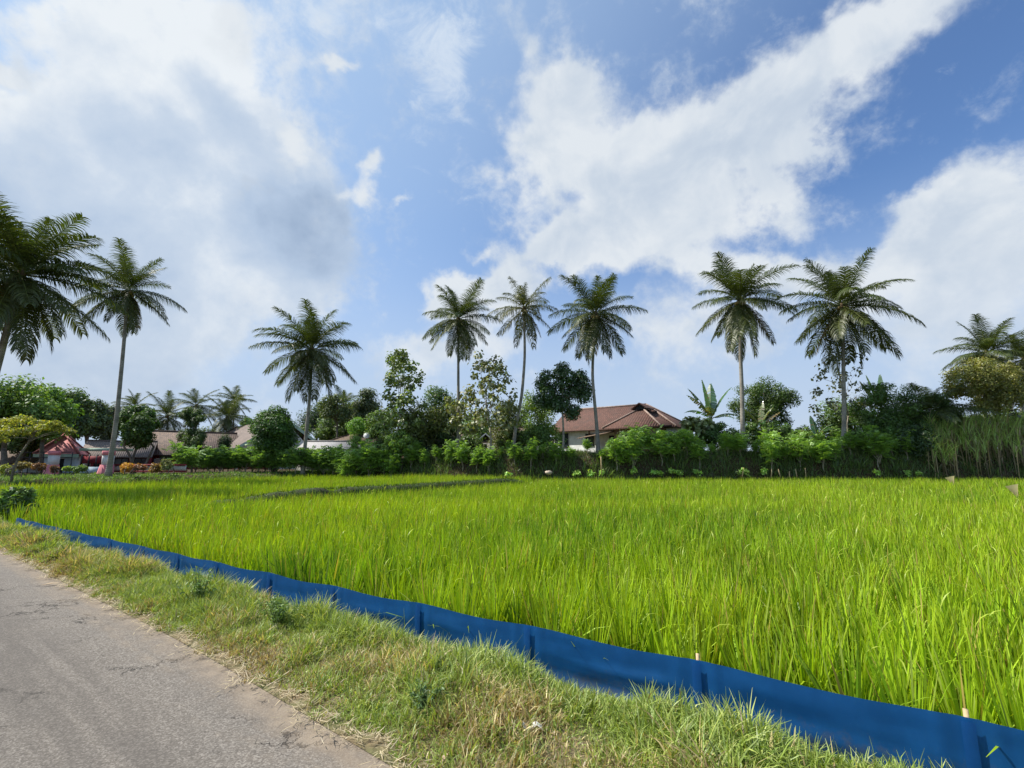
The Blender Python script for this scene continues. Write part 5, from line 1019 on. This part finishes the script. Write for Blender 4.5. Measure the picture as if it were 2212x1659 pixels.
# satellite dish on the hipped roof
q = P(792, 938, 55); t = thing('satellite_dish', q, 'small white satellite dish on a thin mast above the hipped tile roof', 'satellite dish')
b = MB(); V = []; k = 18
for i in range(4):
    for j in range(k): r_ = .42 * i / 3 + .001; a_ = 2 * math.pi * j / k; V.append((r_ * math.cos(a_), .2 * (r_ / .42) ** 2, r_ * math.sin(a_)))
V = np.array(V) @ np.array([[1, 0, 0], [0, .8, .6], [0, -.6, .8]]).T; b.add(V, np.array([(i * k + j, i * k + (j + 1) % k, (i + 1) * k + (j + 1) % k, (i + 1) * k + j) for i in range(3) for j in range(k)])); b.build('dish', W_white, t, True)
b = MB(); b.tube([(0, .05, 0), (0, .2, -.9)], .03, 5); b.build('mast', W_frame, t)

# ------------------------------------------------------------------ stakes, stones, rags, litter
def stake(label, px, top, bot, tilt, Y=34.2, r=.035):
    a_ = P(px, bot + 6, Y); b_ = P(px + tilt, top, Y); t = MB(); t.tube([np.zeros(3), (b_ - a_) * .5 + np.array([.01, 0, 0]), b_ - a_], [r, r * .95, r * .85], 6); o = t.build('stake', M_bamboo, None, True, loc=a_); tag(o, label, 'stake', 'thin stakes at the far edge of the rice')
stake('tall thin pale stake below the tiled house', 1299, 986, 1022, -1)
for lb, px, tp, tl in (('slanting stake beside bright seedlings below the banana plants', 1740 / 1.0 - 137, 1010, 3), ('first of two close pale stakes right of the seedlings', 1666, 1013, 1), ('second of two close pale stakes, leaning left', 1686, 1013, -5), ('short thin stake alone right of the close pair', 1705, 1018, 0), ('thin stake leaning left below the wide-crowned palm', 1722, 1013, -4), ('upright thin stake, last before the palm foot', 1741, 1011, -2)):
    px = px; stake(lb, px - 130 + 110 if False else px - 0, tp, 1026, tl)
M_stone = pbr('pale_stone', (.62, .50, .38), .9, base2=(.45, .36, .27), vscale=4, bumpscale=10, strength=.6)
b = MB(); b.ball((0, 0, 0), .28, n=6, k=8, squash=(1, .7, .6), rough=.09, seed=4); tag(b.build('stone', M_stone, None, False, loc=P(1185, 1021, 34)), 'pale beige stone block at the foot of the bank', 'stone')
b = MB(); b.ball((0, 0, 0), .5, n=6, k=10, squash=(1.5, .7, .35), rough=.08, seed=6); tag(b.build('stone', M_stone, None, False, loc=P(1535, 992, 36.6)), 'low pale rubble heap on the bank left of the wide-crowned palm', 'stone')
b = MB(); b.ball((0, 0, 0), .5, n=6, k=10, squash=(1.6, .7, .38), rough=.08, seed=8); tag(b.build('stone', M_stone, None, False, loc=P(1715, 984, 36.8)), 'long pale rubble heap on the bank behind the stakes', 'stone')
M_rag = pbr('pale_sack', (.62, .56, .46), .9, base2=(.5, .44, .33), vscale=9)
def rag(label, px, py, Y, s):
    o3 = P(px, py, Y); t = thing('hanging_sack', o3, label, 'sack', 'pale open sacks set up over the rice'); b = MB(); k = 16; V = []
    for i in range(7):
        f = i / 6; r_ = s * (.5 - .42 * f ** .8)
        for j in range(k): a_ = 2 * math.pi * j / k; V.append((r_ * math.cos(a_) * 1.3 * (1 + .1 * math.sin(3 * a_)) + s * .35 * f, r_ * .7 * math.sin(a_), -s * f * 1.15 + .10 * s * math.cos(a_) * (1 - f) - .1 * s * math.sin(a_) * (1 - f)))
    b.add(V, np.array([(i * k + j, i * k + (j + 1) % k, (i + 1) * k + (j + 1) % k, (i + 1) * k + j) for i in range(6) for j in range(k)]), (.68, .60, .50)); b.build('sack', M_grass, t, True)
    b = MB(); b.tube([(s * .35, .02, .0), (s * .35, .02, -s * 1.1), (s * .37, .02, -1.0)], .012, 5); b.build('stick', M_bamboo, t)
rag('pale open sack on a stick in front of the sugarcane', 2052, 1030, 27, .4); rag('larger pale open sack on a stick at the right edge of the rice', 2186, 1048, 17, .34)
# crumpled white litter in the verge
q = Q(1150, 1556, .09); b = MB(); n_ = 8; gx, gy = np.meshgrid(np.linspace(-.055, .055, n_), np.linspace(-.02, .02, 5), indexing='ij'); V = np.stack([gx, gy + .01 * np.sin(gx * 90), .012 * rng.random(gx.shape) + .01 * np.sin(gx * 70)], -1).reshape(-1, 3)
i_ = np.arange(n_ - 1)[:, None] * 5 + np.arange(4)[None]; b.add(V, np.stack([i_, i_ + 1, i_ + 6, i_ + 5], -1).reshape(-1, 4)); tag(b.build('paper_scrap', W_cream, None, loc=q - np.array([0, 0, .035]), rot=(R(10), 0, .1)), 'crumpled white paper scrap lying in the verge grass', 'litter')
# weeds with upright leafy stems in the verge
def weed(label, px, py, h_, nst, sp_, leaf, col=(.16, .26, .06)):
    q = Q(px, py, .04); t = thing('weed_plant', q, label, 'weed'); b = MB(); VV = []; 
    for k in range(nst):
        a_ = rng.uniform(0, 6.28); r_ = rng.uniform(.1, 1) * sp_; tip = np.array([math.cos(a_) * r_, math.sin(a_) * r_, h_ * rng.uniform(.6, 1.1)]); base = np.array([math.cos(a_) * r_ * .25, math.sin(a_) * r_ * .25, 0]); s = np.linspace(0, 1, 7)[:, None]; p = base * (1 - s) + tip * s; p[:, 2] += np.sin(s[:, 0] * 3) * .02; b.tube(p, np.linspace(.0035, .0012, 7), 5, (.10, .13, .04))
        m_ = 34; f = rng.uniform(.12, 1, m_)[:, None]; pp = base * (1 - f) + tip * f; V, F, C = leaves(pp, unit(rng.normal(0, .6, (m_, 3)) + np.array([0, 0, .8])), leaf * rng.uniform(.6, 1.3, m_), leaf * .3, np.array(col) * rng.uniform(.6, 1.5, (m_, 1)), .2); VV.append((V, F, C))
    b.build('stem', M_grass, t); V, F, C = joinparts(VV); link('foliage', mesh_np('foliage', V, F, C, M_grass), t)
weed('tall wiry green weed in the verge, farther one', 430, 1300, .34, 16, .30, .045)
weed('bushy green weed in the verge, nearer one', 600, 1350, .26, 26, .24, .04)
weed('small dark leafy weed low in the near verge', 925, 1530, .12, 14, .14, .035, (.12, .2, .06))
tree('leafy_bush', 'dark leafy bush at the far end of the blue fence by the road', 'bush', 36, 1056, 1108, 38, 13.6, (.06, .11, .025), .16, 24, 130, ratio=.45, tr=.03, crad=.33, dz=.35)
# fallen dry leaves on the road edge
M_dry = pbr('dry_leaf', (.50, .38, .24), .8, base2=(.34, .24, .14))
for i, (px, py, s_) in enumerate([(108, 1262, .09), (700, 1480, .05), (830, 1548, .06), (620, 1430, .05), (525, 1405, .05), (960, 1640, .05)]):
    q = Q(px, py, .02); b = MB(); a_ = rng.uniform(0, 3); c_, s2 = math.cos(a_) * s_, math.sin(a_) * s_; b.add([(-c_, -s2, 0), (s2 * .25, -c_ * .25, .012), (c_, s2, .008), (-s2 * .25, c_ * .25, .014)], np.array([(0, 1, 2, 3)])); tag(b.build('dry_leaf', M_dry, None, loc=q), 'dry fallen leaf ' + ['on the road edge, farthest of the six', 'on the sand, second nearest but one of the six', 'on the sandy road edge beside the near straw', 'on the sand midway along the road edge', 'on the sand, third farthest of the six', 'in the straw at the bottom of the picture'][i], 'leaf', 'dry leaves scattered on the road edge')
